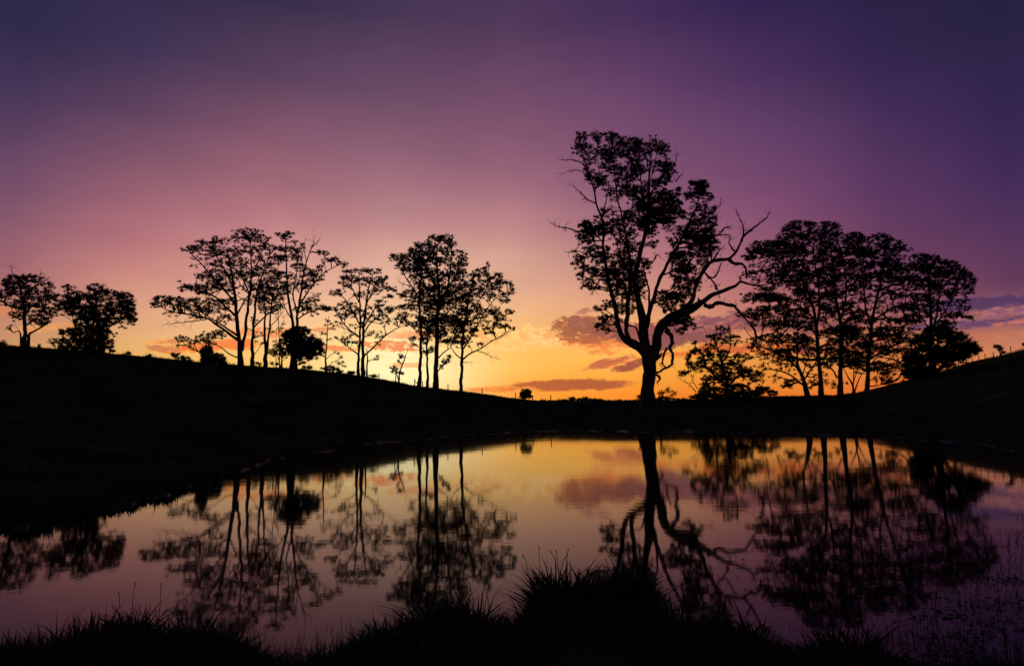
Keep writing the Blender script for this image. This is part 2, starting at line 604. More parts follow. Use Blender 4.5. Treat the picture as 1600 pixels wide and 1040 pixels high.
def ground_z(x, y):
    x = np.asarray(x, float)
    y = np.asarray(y, float)
    a = np.arctan2(x, y)
    d = np.hypot(x, y) + 1e-6
    # a slow wobble so that the shores are uneven
    cd = np.interp(a, *CD)
    ch = np.interp(a, *CH)
    sdd = np.interp(a, *SD) * (1 + 0.016 * np.sin(a * 57) + 0.010 * np.sin(a * 131 + 1) + 0.006 * np.sin(a * 290 + 2) + 0.004 * np.sin(a * 520))
    nd = np.minimum(np.interp(a, *ND) * (1 + 0.015 * np.sin(a * 47)), sdd)
    t = (d - sdd) / (cd - sdd)
    bank = 0.14 * sstep((d - sdd) / (0.7 + 0.5 * np.sin(a * 77) + 0.3 * np.sin(a * 211)).clip(0.3, 2))
    far = bank + (ch - 0.14) * np.power(np.clip(t, 0, 1), 1.25)
    beyond = 1.3 + (ch - 1.3) * (1 - sstep((d - cd) / 260.0))
    far = np.where(d > cd, beyond, far)
    rough = vnoise(x * .35, y * .35) * 0.10 * sstep((d - sdd) / 12) * (1 - sstep((d - 250) / 100))
    rough = rough + vnoise(x * 1.1, y * 1.1) * 0.03 * sstep((d - sdd) / 5) * (1 - sstep((d - 150) / 100))
    far = far + rough
    nearz = 0.30 * sstep((nd - d) / 1.2) + 0.05 * vnoise(x * 1.5, y * 1.5) * sstep((nd - d) / 1.0)
    w = np.maximum(sdd - nd, 0)
    mid = -np.minimum(0.9, 0.25 * w) * np.sin(np.pi * np.clip((d - nd) / np.maximum(w, 1e-3), 0, 1)) ** 0.6
    z = np.where(d < nd, nearz, np.where(d > sdd, far, mid))
    return z


ang = np.concatenate([np.arange(-180, -50, 2.5), np.arange(-50, 50, 0.2), np.arange(50, 180.01, 2.5)]) * math.pi / 180
rad = [0.0, 0.5, 1, 1.5, 2, 2.5, 3]
while rad[-1] < 4500:
    r0 = rad[-1]
    rad.append(r0 + max(0.12, min(r0 * 0.025, 1.6) if r0 < 165 else r0 * 0.09))
rad = np.array(rad)
AA, RR = np.meshgrid(ang, rad, indexing='ij')
X = RR * np.sin(AA)
Y = RR * np.cos(AA)
Z = ground_z(X, Y)
na, nr = AA.shape
i = np.arange(na - 1)[:, None] * nr
j = np.arange(nr - 1)[None, :]
fq = np.stack([i + j, i + j + 1, i + nr + j + 1, i + nr + j], -1).reshape(-1, 4)[:, ::-1]
ground = mesh_np('ground', np.stack([X, Y, Z], -1).reshape(-1, 3), [fq], ground_material(), smooth=True)
tag(ground, kind='structure')

wv = np.array([[-160, -10, 0], [160, -10, 0], [160, 170, 0], [-160, 170, 0]], float)
water = mesh_np('pond_water', wv, [np.array([[0, 1, 2, 3]])], water_material())
tag(water, kind='structure')


def gz(x, y):
    return float(ground_z(x, y))


def on_ground(px, Y, py=600):
    p = at(px, py, Y)
    return np.array([p[0], p[1], gz(p[0], p[1])])


# ---------------------------------------------------------------- trees
def resample(P, r, step):
    P = np.asarray(P, float)
    seg = np.linalg.norm(np.diff(P, axis=0), axis=1)
    s = np.concatenate([[0], np.cumsum(seg)])
    n = max(2, int(s[-1] / step) + 1)
    t = np.linspace(0, s[-1], n)
    # smooth the polyline with Catmull-Rom on each axis
    Q = np.empty((n, 3))
    ext_p = np.vstack([2 * P[0] - P[1], P, 2 * P[-1] - P[-2]])
    idx = np.clip(np.searchsorted(s, t, side='right') - 1, 0, len(seg) - 1)
    u = (t - s[idx]) / np.maximum(seg[idx], 1e-6)
    p0, p1, p2, p3 = ext_p[idx], ext_p[idx + 1], ext_p[idx + 2], ext_p[idx + 3]
    u = u[:, None]
    Q = 0.5 * ((2 * p1) + (-p0 + p2) * u + (2 * p0 - 5 * p1 + 4 * p2 - p3) * u * u + (-p0 + 3 * p1 - 3 * p2 + p3) * u ** 3)
    return Q, np.interp(t, s, r)


def leaf_quads(C, rad3, n, size, g, droop=0.5, aspect=0.42):
    """n small leaves round each clump centre C (m,3) within radii rad3 (m,3)"""
    m = len(C)
    idx = np.repeat(np.arange(m), n)
    N_ = len(idx)
    d = g.normal(size=(N_, 3))
    d /= np.linalg.norm(d, axis=1)[:, None]
    rr = np.minimum(np.abs(g.normal(size=N_)) * 0.38 + 0.42 * g.random(N_), 1.5)
    off = d * rr[:, None]
    off[:, 2] = np.where(off[:, 2] < 0, off[:, 2] * 0.55, off[:, 2])
    P = C[idx] + off * rad3[idx]
    a = g.normal(size=(N_, 3))
    a[:, 2] -= droop
    a /= np.linalg.norm(a, axis=1)[:, None]
    b = np.cross(a, g.normal(size=(N_, 3)))
    b /= np.linalg.norm(b, axis=1)[:, None] + 1e-9
    s = size * (0.65 + 0.7 * g.random(N_))[:, None]
    v = np.empty((N_, 3, 3))
    w = b * s * aspect * 0.5
    q = P + a * s * (0.25 + 0.3 * g.random(N_))[:, None]
    v[:, 0] = P
    v[:, 1] = q + w + a * s * 0.3
    v[:, 2] = q - w
    tip_ = g.random(N_) < 0.6
    v[tip_, 0] = P[tip_] + w[tip_] * 0.8
    v[tip_, 1] = P[tip_] - w[tip_] * 0.8
    v[tip_, 2] = P[tip_] + a[tip_] * s[tip_]
    f = np.arange(N_ * 3).reshape(-1, 3)
    return v.reshape(-1, 3), f


class TreeMaker:
    def __init__(self, D, seed, spread=0.5):
        self.D = D
        self.g = np.random.default_rng(seed)
        self.k = D / F                      # metres per frame pixel at this distance
        self.limbs = []                     # (points3, radii)
        self.pix = []                       # (px, py, point3) of all limb joints
        self.spread = spread

    def depth_of(self, x, y):
        if not self.pix:
            return self.D
        a = np.array([(p[0], p[1]) for p in self.pix])
        i = np.argmin(((a - (x, y)) ** 2).sum(1))
        return self.pix[i][2]

    def limb(self, pts, dep=None, wob=0.0):
        """pts: (x, y, r) in frame pixels; dep: how much it leans away (+) or towards us (-) per pixel"""
        g = self.g
        d = self.depth_of(pts[0][0], pts[0][1])
        if dep is None:
            dep = g.uniform(-1, 1) * self.spread if self.pix else 0.0
        P, r = [], []
        last = pts[0]
        rad = pts[0][2]
        for p in pts:
            if len(p) > 2:
                rad = p[2]
            step = math.hypot(p[0] - last[0], p[1] - last[1])
            d += dep * step * self.k
            P.append(at(p[0] + g.normal() * wob, p[1] + g.normal() * wob, d))
            r.append(rad * self.k)
            self.pix.append((p[0], p[1], d))
            last = p
        self.limbs.append((np.array(P), np.array(r)))


def path_radii(pts):
    """fill in missing radii between the given ones"""
    known = [(i, p[2]) for i, p in enumerate(pts) if len(p) > 2]
    xs = [k[0] for k in known]
    ys = [k[1] for k in known]
    return [(p[0], p[1], float(np.interp(i, xs, ys))) for i, p in enumerate(pts)]


def make_tree(name, label, cat, D, limbs, clumps, seed, group=None, mat=None, sub=4.2, leaves=32, leaf=2.45, flat=0.72, lr=0.8, big=(1.3, 1.5), halo=0.42,
              spread=0.5, dead=(), dens=1.0, tip=0.3, bark=None, base=True, full=1.0, droop=0.5, twigs=3):
    mat = mat or M_LEAF
    bark = bark or M_BARK
    tm = TreeMaker(D, seed, spread)
    g = tm.g
    k = tm.k
    first = path_radii(limbs[0])
    # root the tree: the lowest point of each stem goes into the soil
    b = at(first[0][0], first[0][1], D)
    zb = gz(b[0], b[1])
    loc = Vector((b[0], b[1], zb))
    for li, lm in enumerate(limbs):
        lm = [(p[0], p[1], p[2] * lr) for p in path_radii(lm)]
        tm.limb(lm, 0.0 if li == 0 else None)
    # stems that start at the ground line
    for P, r in tm.limbs:
        g0 = gz(P[0][0], P[0][1])
        if P[0][2] < g0 + 1.6 and (P[1][2] - P[0][2]) > 0.5 * abs(P[1][0] - P[0][0]):
            P[0][2] = g0 - 0.25
            r[0] *= 1.35
    root = empty(name, loc, label, cat, group)

    fine = Tubes()
    nodes, ndir, nrad, nplen = [], [], [], []
    for P, r in tm.limbs:
        Q, rq = resample(P, r, max(0.35, 5 * k))
        ph = g.random(6) * 6.28
        tt_ = np.arange(len(Q)) * max(0.35, 5 * k)
        env = np.clip(tt_ / 1.5, 0, 1)
        wa = 0.07 if rq.max() > 0.5 else 0.26
        wobx = (np.sin(tt_ * 1.9 + ph[0]) + .6 * np.sin(tt_ * 4.3 + ph[1])) * wa * rq * env
        woby = (np.sin(tt_ * 1.7 + ph[2]) + .6 * np.sin(tt_ * 3.9 + ph[3])) * wa * rq * env
        Q = Q + np.stack([wobx, woby, 0 * wobx], -1)
        rq2 = rq * (1 + (0.03 if rq.max() > 0.5 else 0.07) * np.sin(tt_ * 2.6 + ph[4]) + g.normal(size=len(rq)) * 0.025)
        trunk = Tubes()
        trunk.add(Q - np.array(loc), rq2, 10 if rq.max() > 0.3 else (8 if rq.max() > 0.12 else 6))
        trunk.build('trunk' if len(nodes) == 0 else 'limb', bark, root)
        t = np.gradient(Q, axis=0)
        t /= np.linalg.norm(t, axis=1)[:, None] + 1e-9
        nodes.append(Q)
        ndir.append(t)
        nrad.append(rq)
        nplen.append(np.linspace(0, 1, len(Q)) * 0)
    nodes = np.concatenate(nodes)
    ndir = np.concatenate(ndir)
    nrad = np.concatenate(nrad)
    n0 = len(nodes)
    # clump centres, each an anchor a branch has to reach
    C, CR = [], []
    for hal in (0, 1) if halo > 0 else (0,):
        for c in clumps:
            x, y, rx, ry = c[:4]
            rx, ry = rx * big[0], ry * big[1]
            dn = (c[4] if len(c) > 4 else 1.0) * dens
            if hal:
                if dn < 0.75 * dens:
                    continue
                rx, ry, dn = rx * 1.35, ry * 1.75, halo
            n = max(1, int(round(1.15 * dn * (rx * ry) / (sub * sub * 0.55))))
            dep0 = tm.depth_of(x, y) + g.uniform(-1, 1) * rx * k * 0.5
            for _ in range(n):
                th = g.random() * 2 * math.pi
                rr = math.sqrt(g.random()) * 0.86
                ss = sub * (0.55 + 1.0 * g.random() ** 1.6) * (0.85 if hal else 1)
                dy_ = math.sin(th) * rr * max(ry - ss * .3, 1)
                if hal and dy_ < 0:
                    dy_ *= 0.55          # the thinner foliage hangs below the leafy tops
                xx = x + math.cos(th) * rr * max(rx - ss * .5, 1)
                yy = y + dy_
                dd = dep0 + g.uniform(-1, 1) * rx * k * 0.9
                C.append(at(xx, yy, dd))
                CR.append((ss * k, ss * k, ss * k * flat))
    C = np.array(C)
    CR = np.array(CR)
    # order by distance to the limbs and join each to the wood already grown
    dist = np.array([np.min(((nodes - c) ** 2).sum(1)) for c in C])
    order = np.argsort(dist)
    allN = np.empty((n0 + len(C) * 9 + 10, 3))
    allN[:n0] = nodes
    allD = np.zeros_like(allN)
    allD[:n0] = ndir
    gen = np.zeros(len(allN))
    par = np.full(len(allN), -1)
    cnt = np.zeros(len(allN))
    m = n0
    paths = []
    for ci in order:
        c = C[ci]
        tgt = c - np.array([0, 0, CR[ci][2] * 0.4])
        v = tgt - allN[:m]
        dd = np.linalg.norm(v, axis=1) + 1e-6
        cosang = (v * allD[:m]).sum(1) / dd
        cost = dd * (1.25 - 0.35 * cosang) + np.maximum(0, allN[:m, 2] - tgt[2]) * 0.9 + gen[:m] * 0.25 * (2.0 if dd.min() > 0.5 else 0.5)
        pi = int(np.argmin(cost))
        L_ = dd[pi]
        ns = int(min(6, max(1, L_ / max(0.6, 6 * k))))
        p0 = allN[pi]
        dr = allD[pi]
        ctrl = p0 + (0.55 * dr + 0.45 * v[pi] / L_ + np.array([0, 0, 0.12])) * L_ * 0.45
        tt = np.linspace(0, 1, ns + 1)[:, None]
        Q = (1 - tt) ** 2 * p0 + 2 * (1 - tt) * tt * ctrl + tt ** 2 * tgt
        Q[1:-1] += g.normal(size=(max(ns - 1, 0), 3)) * L_ * 0.035
        ids = [pi]
        for q in range(1, ns + 1):
            allN[m] = Q[q]
            t = Q[q] - Q[q - 1]
            allD[m] = t / (np.linalg.norm(t) + 1e-9)
            gen[m] = gen[ids[-1]] + (1 if q == 1 else 0)
            par[m] = ids[-1]
            ids.append(m)
            m += 1
        cnt[ids[-1]] += 1
        paths.append(ids)
    for q in range(m - 1, n0 - 1, -1):
        if par[q] >= n0:
            cnt[par[q]] += cnt[q]
    rt = tip * k
    for ids in paths:
        P = allN[ids]
        cc = np.maximum(cnt[ids], 1)
        r = rt * np.power(cc, 0.46)
        if ids[0] < n0:
            r[0] = min(r[1] * 1.25, nrad[ids[0]] * 0.9)
        else:
            r[0] = r[1] * 1.08
        fine.add(P - np.array(loc), r, 4)
    # twigs into each clump
    for ci in range(len(C)):
        tgt = C[ci] - np.array([0, 0, CR[ci][2] * 0.4])
        for _ in range(twigs):
            e = C[ci] + g.normal(size=3) * CR[ci] * np.array([.6, .6, .55])
            mid = (tgt + e) / 2 + g.normal(size=3) * CR[ci][0] * 0.08
            fine.add(np.array([tgt, mid, e]) - np.array(loc), np.array([rt * .8, rt * .6, rt * .3]), 3)
    tag(fine.build('branches', bark, root), kind='stuff')
    n_leaf = int(leaves * full)
    V, Fq = leaf_quads(C - np.array(loc), CR, n_leaf, leaf * k, g, droop)
    tag(mesh_np('crown', V, [Fq], mat, root), kind='stuff')
    # bare limbs, each with its own small dead twigs
    for dl in dead:
        dt = Tubes()
        pts = path_radii(dl)
        tm2 = TreeMaker(tm.depth_of(pts[0][0], pts[0][1]), int(g.integers(1 << 30)), 0.5)
        tm2.k = k
        tm2.limb(pts, g.uniform(-.4, .4))
        P, r = tm2.limbs[0]
        Q, rq = resample(P, r, 3 * k)
        Q = Q + g.normal(size=Q.shape) * 0.35 * k
        dt.add(Q - np.array(loc), rq * (1 + g.normal(size=len(rq)) * .1), 6)
        ln = len(Q)
        for _ in range(max(3, int(ln * 0.8))):
            i0 = int(g.integers(ln // 4, ln))
            d0 = Q[min(i0 + 1, ln - 1)] - Q[max(i0 - 1, 0)]
            d0 /= np.linalg.norm(d0) + 1e-9
            L2 = g.uniform(4, 14) * k
            dv = d0 * 0.6 + g.normal(size=3) * 0.6 + np.array([0, 0, 0.15])
            dv /= np.linalg.norm(dv)
            A = Q[i0]
            pts3 = [A]
            for s in range(4):
                dv = dv + g.normal(size=3) * 0.32
                dv /= np.linalg.norm(dv)
                pts3.append(pts3[-1] + dv * L2 / 4)
            rr0 = min(rq[i0] * .6, 0.55 * k)
            dt.add(np.array(pts3) - np.array(loc), np.linspace(rr0, rt * .3, 5), 4)
            for s in (2, 3):
                e = pts3[s] + (dv + g.normal(size=3) * 0.9) * L2 * 0.3
                dt.add(np.array([pts3[s], (pts3[s] + e) / 2 + g.normal(size=3) * L2 * .04, e]) - np.array(loc), np.linspace(rr0 * .5, rt * .25, 3), 3)
        o = dt.build('dead_branch', M_DEAD, root)
    return root


def shrub(name, label, cat, D, clumps, seed, stem=None, **kw):
    kw.setdefault('big', (1.05, 1.1))
    kw.setdefault('halo', 0)
    x0 = clumps[0][0] if stem is None else stem
    ylow = max(c[1] + c[3] for c in clumps)
    top = min(c[1] for c in clumps)
    limbs = [[(x0, ylow + 1, 1.0), (x0 + .5, (ylow + top) / 2 + 2, .7), (x0, top, .4)]]
    for c in clumps[:4]:
        limbs.append([(x0, ylow, .8), ((x0 + c[0]) / 2, (ylow + c[1]) / 2 + 1, .5), (c[0], c[1], .3)])
    return make_tree(name, label, cat, D, limbs, clumps, seed, mat=kw.pop('mat', M_LEAF2), **kw)

GL = 'tall gum trees on the left crest'
GR = 'tall gum trees on the right rise'

# --- far left
make_tree('gum_tree', 'round-crowned gum tree at the far left edge with bare twigs on top', 'tree', 96,
    [[(38,542,4.2),(38,522,3.6),(39,500,3),(37,480,2.6),(33,458,2),(30,440,1.2)],
     [(44,542,3.2),(44,528,2.6),(46,521,2.2),(55,517,1.8),(68,509,1.4),(78,503,.8)],
     [(37,482,2),(20,480,1.6),(5,472,1.3),(-12,462,.8)], [(34,532,1.6),(31,518,1.3),(20,519,1),(15,508,.7)],
     [(38,495,2),(48,480,1.6),(60,470,1.2),(72,462,.7)], [(34,465,1.6),(50,450,1.2),(60,443,.8)], [(36,470,1.6),(22,455,1.2),(12,442,.7)],
     [(39,510,1.6),(54,498,1.3),(70,490,.8)]],
    [(25,436,20,7),(50,436,17,7),(76,448,9,6),(15,446,9,7),(35,455,22,8),(60,463,20,8),(84,462,7,5),(5,460,12,6),(30,475,15,7),(52,480,18,7),
     (75,487,12,6),(60,497,16,6),(25,492,9,5),(18,512,7,4,.6),(65,505,10,3),(-10,455,12,7),(-14,470,10,6)],
    1, dead=[[(24,434,.8),(20,427,.6),(17,417,.3)],[(64,440,.8),(72,438,.6),(78,431,.3)],[(62,434,.7),(64,428,.5),(65,423,.3)]], full=1.25)
make_tree('gum_tree', 'broad dark bushy tree second from the left, foliage down to the grass', 'tree', 97,
    [[(158,551,6),(158,530,5),(155,512,4.4),(150,495,3.6),(142,475,2)],
     [(157,515,3),(170,495,2.4),(185,475,1.6),(195,465,1)],[(155,505,3),(140,490,2.2),(120,478,1.6),(100,475,1)],
     [(158,512,2.4),(175,507,1.8),(195,497,1),(205,492,.7)],[(155,534,2),(135,530,1.6),(110,531,1.2),(85,535,.7)],
     [(150,495,2.4),(150,470,1.6),(150,452,1)],[(155,520,2.2),(135,510,1.6),(118,512,1)]],
    [(108,448,9,4),(115,462,14,7,1.3),(98,475,15,8,1.4),(130,470,22,10,1.6),(150,450,13,6,1.4),(165,462,22,9,1.6),(195,465,13,7,1.5),(205,473,6,5,1.3),(185,480,20,9,1.6),
     (200,490,11,10,1.6),(207,498,6,5,1.3),(150,488,28,10,1.7),(120,485,20,7,1.4),(175,500,22,5,1.1),(135,505,20,10,1.6),(140,522,30,11,2.2),(105,518,13,6,1.3),(88,532,9,4),
     (122,540,28,9,2.4),(150,540,16,10,2.4),(190,512,10,3,.5),(160,520,10,12,1.5)], 2, full=1.25)
for i, (lab, D, cl) in enumerate([
    ('small round shrub against the right foot of the broad dark tree', 97, [(171,538,8,7,1.2),(176,546,6,5,1.2)]),
    ('low shrub on the left crest a little right of the broad dark tree', 98, [(198,552,9,4,1.2)]),
    ('small low bush on the crest between the two leftmost trees', 96, [(62,541,6,3,1.2)]),
    ('low dark bush cut by the left edge of the picture', 94, [(4,536,8,5,1.5)]),
    ('very low bush on the crest well left of the arching shrub', 100, [(232,556,9,3,1.2)]),
    ('arching two-humped shrub left of the smooth round bush', 104, [(274,554,9,5,1.3),(292,562,12,6,1.5),(284,560,9,6,1.3)]),
    ('small shrub at the foot of the forked gum trunks', 109, [(405,567,7,3,1.5)]),
    ('low bush under the small tree left of the dark round tree', 111, [(428,568,8,3,1.3)]),
    ('low bush on the crest between dark round tree and slim sapling', 113, [(478,574,12,4,1.4)]),
    ('spreading low bush at the foot of the slim sapling', 113, [(515,575,18,4,1.6),(528,580,12,4,1.4)]),
    ('low bush at the left foot of the lone umbrella-crowned gum', 116, [(549,582,10,4,1.5)]),
    ('low bush at the right foot of the lone umbrella-crowned gum', 117, [(583,587,10,3,1.4)])]):
    shrub('shrub', lab, 'shrub', D, cl, 40 + i, group='low shrubs along the left crest', sub=4, leaves=60, full=1.2, twigs=2)
shrub('round_bush', 'smooth dark round bush with a lower hump on its right', 'bush', 106,
      [(323,550,12,12,3),(325,560,14,9,3),(341,560,13,9,3),(348,566,10,6,2.6)], 60, sub=4, leaves=80, full=1.3, flat=.8, twigs=1)
make_tree('leaning_tree', 'pale feathery leaning tree behind the smooth round bush', 'tree', 112,
    [[(322,570,2),(318,556,1.6),(310,549,1.3),(297,544,1),(284,533,.7)],[(318,556,1.4),(326,540,1.1),(334,525,.7)],[(310,549,1),(304,540,.8),(303,533,.5)]],
    [(283,529,9,5),(280,538,6,4,.6),(302,534,8,4,.8),(318,526,12,5,.9),(336,519,14,5,.9),(322,533,12,4,.8),(345,524,8,5,.7),(300,541,8,3,.5)], 5, full=.9)

# --- the big left group
make_tree('gum_tree', 'widest gum of the left group with long limbs reaching left over the round bush', 'tree', 110,
    [[(376,572,5),(375,548,4.6),(373,525,4),(370,500,3.6),(368,470,3),(364,440,2.4),(360,415,1.8),(356,395,1)],
     [(378,548,3.6),(383,520,3),(386,490,2.8),(390,460,2.4),(393,430,1.9),(392,400,1.4),(392,372,.8)],
     [(373,532,3),(358,521,2.6),(340,508,2.2),(325,498,1.9),(300,492,1.5),(270,487,1.1),(248,478,.6)],
     [(372,525,2.2),(355,513,1.8),(336,501,1.3),(310,485,.9)],
     [(371,497,2.4),(355,481,2),(335,463,1.6),(310,453,1.1),(290,448,.7)],
     [(369,477,2.2),(352,455,1.8),(330,430,1.4),(308,405,1),(294,393,.6)],
     [(366,450,1.8),(350,420,1.4),(335,395,1),(326,384,.6)],
     [(371,490,1.8),(381,472,1.4),(394,452,1)],[(392,430,1.5),(404,408,1.1),(411,387,.7)],[(390,460,1.5),(378,430,1.1),(375,405,.7)],
     [(372,559,1.4),(357,552,1.2),(345,542,.9),(333,537,.6)]],
    [(258,468,16,6,1.6),(240,476,5,4),(278,470,18,6,1.5),(302,448,18,5,1.5),(324,452,18,6,1.5),(318,470,22,5,1.2),(345,472,14,5),(298,481,26,5,1.1),(330,484,20,5),(352,497,12,5),
     (272,490,18,4,.6),(278,441,6,3,.6),(320,431,14,4,1.3),(338,440,18,6),(303,388,16,5,1.3),(320,378,11,4),(342,375,11,6,1.1),(335,392,18,7),(312,402,14,5,.5),(360,395,16,7),(345,412,18,6),
     (372,412,16,6,.9),(340,426,16,4),(365,430,20,6,.9),(355,448,18,6,.9),(360,470,12,5,.9),(388,361,18,4,1.2),(375,371,14,6),(402,371,17,6),(388,388,20,6,.8),(412,385,10,6,.9),(395,405,18,7,.7),
     (411,402,10,6,.7),(385,425,16,7,.8),(405,425,14,7,.8),(395,447,16,6,.8),(300,416,10,3,.4),(308,494,14,4,.6),(385,470,10,6,.7)], 11, group=GL, dead=[[(323,499,.8),(290,503,.6),(255,507,.25)]], full=.95)
make_tree('gum_tree', 'straight gum stem just right of the widest gum in the left group', 'tree', 113,
    [[(395,572,3.4),(394,545,3),(396,510,2.7),(398,490,2.4),(400,465,2),(406,440,1.6),(413,422,1.2),(420,400,.7)],
     [(396,512,1.8),(408,500,1.5),(421,489,1.2),(440,478,.8),(455,470,.5)],[(398,553,.8),(404,545,.7),(408,538,.5)],[(396,518,1),(386,512,.7)],[(403,450,1.2),(418,440,.9),(430,428,.5)]],
    [(420,440,14,6),(428,428,12,6),(415,415,12,6,.9),(430,402,9,6,.9),(424,386,9,5,.8),(412,452,12,6),(398,500,8,5,.7),(402,521,10,5,.6),(405,535,9,4,.5),(440,476,10,4,.6)], 12, group=GL)
make_tree('gum_tree', 'twin-stemmed slender gum in the middle of the left group', 'tree', 115,
    [[(415,570,3.8),(415,545,3),(413,510,2),(415,490,1.6),(412,460,1)],[(417,548,2.4),(421,515,2),(423,490,1.6),(426,462,1.1),(429,445,.6)],[(422,510,1),(432,500,.8),(440,490,.5)]],
    [(405,466,12,6),(420,465,14,6),(433,462,10,6),(415,480,14,5,.9),(432,480,10,5,.8),(425,450,12,6),(418,510,8,4,.4),(425,520,8,4,.4)], 13, group=GL)
make_tree('gum_tree', 'tall gum at the right of the left group, one long limb reaching right', 'tree', 112,
    [[(461,576,4.6),(460,550,4),(458,530,3.2),(457,500,2.8),(452,475,2.4),(449,450,2),(448,425,1.6),(447,400,1.2),(446,374,.7)],
     [(462,540,3),(464,515,2.8),(465,490,2.6),(470,460,2.2),(474,430,1.8),(479,408,1.3),(486,390,.9),(492,377,.5)],
     [(467,478,2),(480,457,1.6),(495,438,1.3),(506,427,1),(520,418,.8),(536,412,.5)],[(464,490,1.8),(458,460,1.4),(463,432,1),(464,410,.6)],
     [(474,430,1),(472,405,.8),(474,388,.5)],[(463,500,1.6),(478,490,1.2),(495,484,.9),(512,482,.5)],[(457,500,1.4),(446,482,1),(440,462,.6)]],
    [(446,370,8,4,1.4),(453,364,6,3,1.4),(434,365,5,3),(461,377,6,3),(445,388,12,4,1.3),(460,390,11,4,1.3),(445,402,13,4),(462,400,10,5,1.1),(437,401,8,4),(471,384,4,4),(465,415,12,4,1.6),
     (437,428,10,4),(452,430,8,5),(482,425,14,6,1.1),(491,433,12,6,1.1),(478,442,12,5,1.1),(450,446,10,6),(472,446,10,5),(498,392,5,3),(507,396,7,4,1.2),(510,406,8,3,1.2),(520,404,8,3,1.3),(529,410,6,3,1.3),
     (539,412,4,4),(500,417,6,3,1.2),(508,423,4,3,.6),(486,470,12,5),(475,481,14,5),(500,480,10,4),(513,482,12,3),(496,462,8,5,.5),(440,452,10,6),(490,490,12,4,.5)], 14, group=GL,
    dead=[[(478,408,.8),(476,390,.6),(478,370,.25)],[(484,394,.7),(489,380,.5),(490,369,.25)],[(486,388,.7),(495,380,.5),(500,373,.25)]])
make_tree('dark_tree', 'dense dark round-headed tree standing before the left group', 'tree', 106,
    [[(457,576,5),(458,560,4.2),(460,545,3),(465,530,2)],[(458,560,2),(470,550,1.5),(482,542,1)],[(458,556,2),(450,545,1.5),(446,535,1)]],
    [(468,518,18,9,3),(456,530,17,11,3),(484,536,18,11,3),(470,545,24,11,3),(448,522,7,6,2),(492,548,13,8,2.5),(483,559,8,4,1),(500,540,6,8,1.5),(470,556,14,6,1.5),(474,566,6,3,.8)],
    15, mat=M_LEAF2, big=(1.15, 1.2), halo=.5, lr=1.0, sub=4.5, leaves=78, flat=.75, twigs=1)
make_tree('small_tree', 'small round tree tucked against the left of the dark round-headed tree', 'tree', 108,
    [[(440,572,1.8),(440,560,1.5),(438,550,1)],[(440,562,1),(433,554,.8),(428,548,.5)]],
    [(433,545,9,6,1.3),(440,537,7,6,1.3),(428,551,7,5,1),(442,552,6,5,1.2)], 16)
make_tree('dead_sapling', 'thin nearly bare sapling between the left group stems', 'tree', 117,
    [[(437,572,1),(436,530,.8),(435,500,.6),(436,478,.35)],[(432,572,.8),(431,545,.6),(432,515,.35)]], [(438,515,6,4,.5),(431,532,6,4,.4),(442,508,5,4,.4)],
    17, dead=[[(436,515,.5),(442,505,.4),(446,492,.2)],[(436,505,.5),(431,495,.4),(427,488,.2)]], leaves=24)
make_tree('sapling', 'slim sparse sapling between dark round tree and umbrella-crowned gum', 'tree', 114,
    [[(509,578,1.8),(509,556,1.4),(511,530,1.1),(512,508,.8),(514,494,.4)],[(509,571,.9),(520,565,.7),(533,569,.4)],[(509,562,.8),(518,553,.6),(526,551,.4)]],
    [(512,503,8,5,.6),(505,519,6,4,.6),(519,512,6,4,.6),(516,528,5,4,.4),(526,551,8,3,.6),(534,556,6,3,.6),(530,567,8,3,.7),(538,571,5,2,.7),(506,535,4,3,.4),(503,556,5,3,.5)], 18)

# --- lone umbrella-crowned gum
make_tree('gum_tree', 'lone umbrella-crowned gum with even twin trunks left of centre', 'tree', 117,
    [[(567,586,3.6),(567,560,3.2),(567,535,2.9),(568,510,2.5),(572,480,2),(575,455,1.5),(582,430,.7)],
     [(560,584,2.8),(560,560,2.4),(562,535,2.2),(563,500,2),(562,470,1.7),(561,440,1.2),(561,424,.6)],[(573,585,1.6),(574,560,1.3),(573,545,.8)],
     [(567,557,1.9),(580,546,1.6),(595,531,1.3),(608,520,1),(622,512,.8),(636,507,.4)],[(568,522,1.6),(578,506,1.3),(592,495,1),(606,488,.6)],
     [(569,510,1.7),(582,488,1.3),(595,470,.9),(605,462,.5)],[(573,472,1.4),(585,456,1.1),(600,446,.8),(611,450,.4)],
     [(562,527,1.7),(545,514,1.3),(533,500,1),(524,486,.5)],[(562,507,1.7),(548,481,1.3),(535,463,.9),(522,455,.5)],[(561,472,1.4),(550,450,1),(540,434,.6)],
     [(560,554,1.4),(548,545,1),(534,534,.6)],[(563,500,1.3),(575,470,1),(588,440,.6)]],
    [(555,423,14,3,1.5),(580,422,14,3,1.5),(541,431,10,3,1.4),(552,436,16,3,1.3),(574,437,20,4,1.4),(598,433,8,4,1.3),(594,443,12,4,1.3),(535,441,7,3),(543,447,8,3),(526,456,10,4,1.5),(609,450,9,3,1.4),
     (617,454,4,2),(568,459,12,4),(590,453,12,3),(604,463,8,3,1.1),(594,471,8,3,.9),(545,475,12,4,.9),(530,483,9,4,1),(552,486,14,5,.9),(538,493,12,4,.9),(585,479,10,4,.8),(600,486,13,4,.9),(613,481,8,3),
     (590,496,14,5,.8),(605,505,12,5,.6),(620,500,11,4,.8),(565,491,14,5,.7),(558,507,12,5,.7),(575,521,10,4,.6),(590,522,14,5,.6),(594,534,8,4,.5),(534,528,9,3,1),(547,535,11,3,.9),(551,524,9,4,.7),
     (563,541,8,4,.5),(585,556,8,4,.4),(592,561,6,3,.4),(528,505,8,4,.5)], 21, dead=[[(555,522,.7),(536,512,.5),(518,508,.2)]], spread=.55)
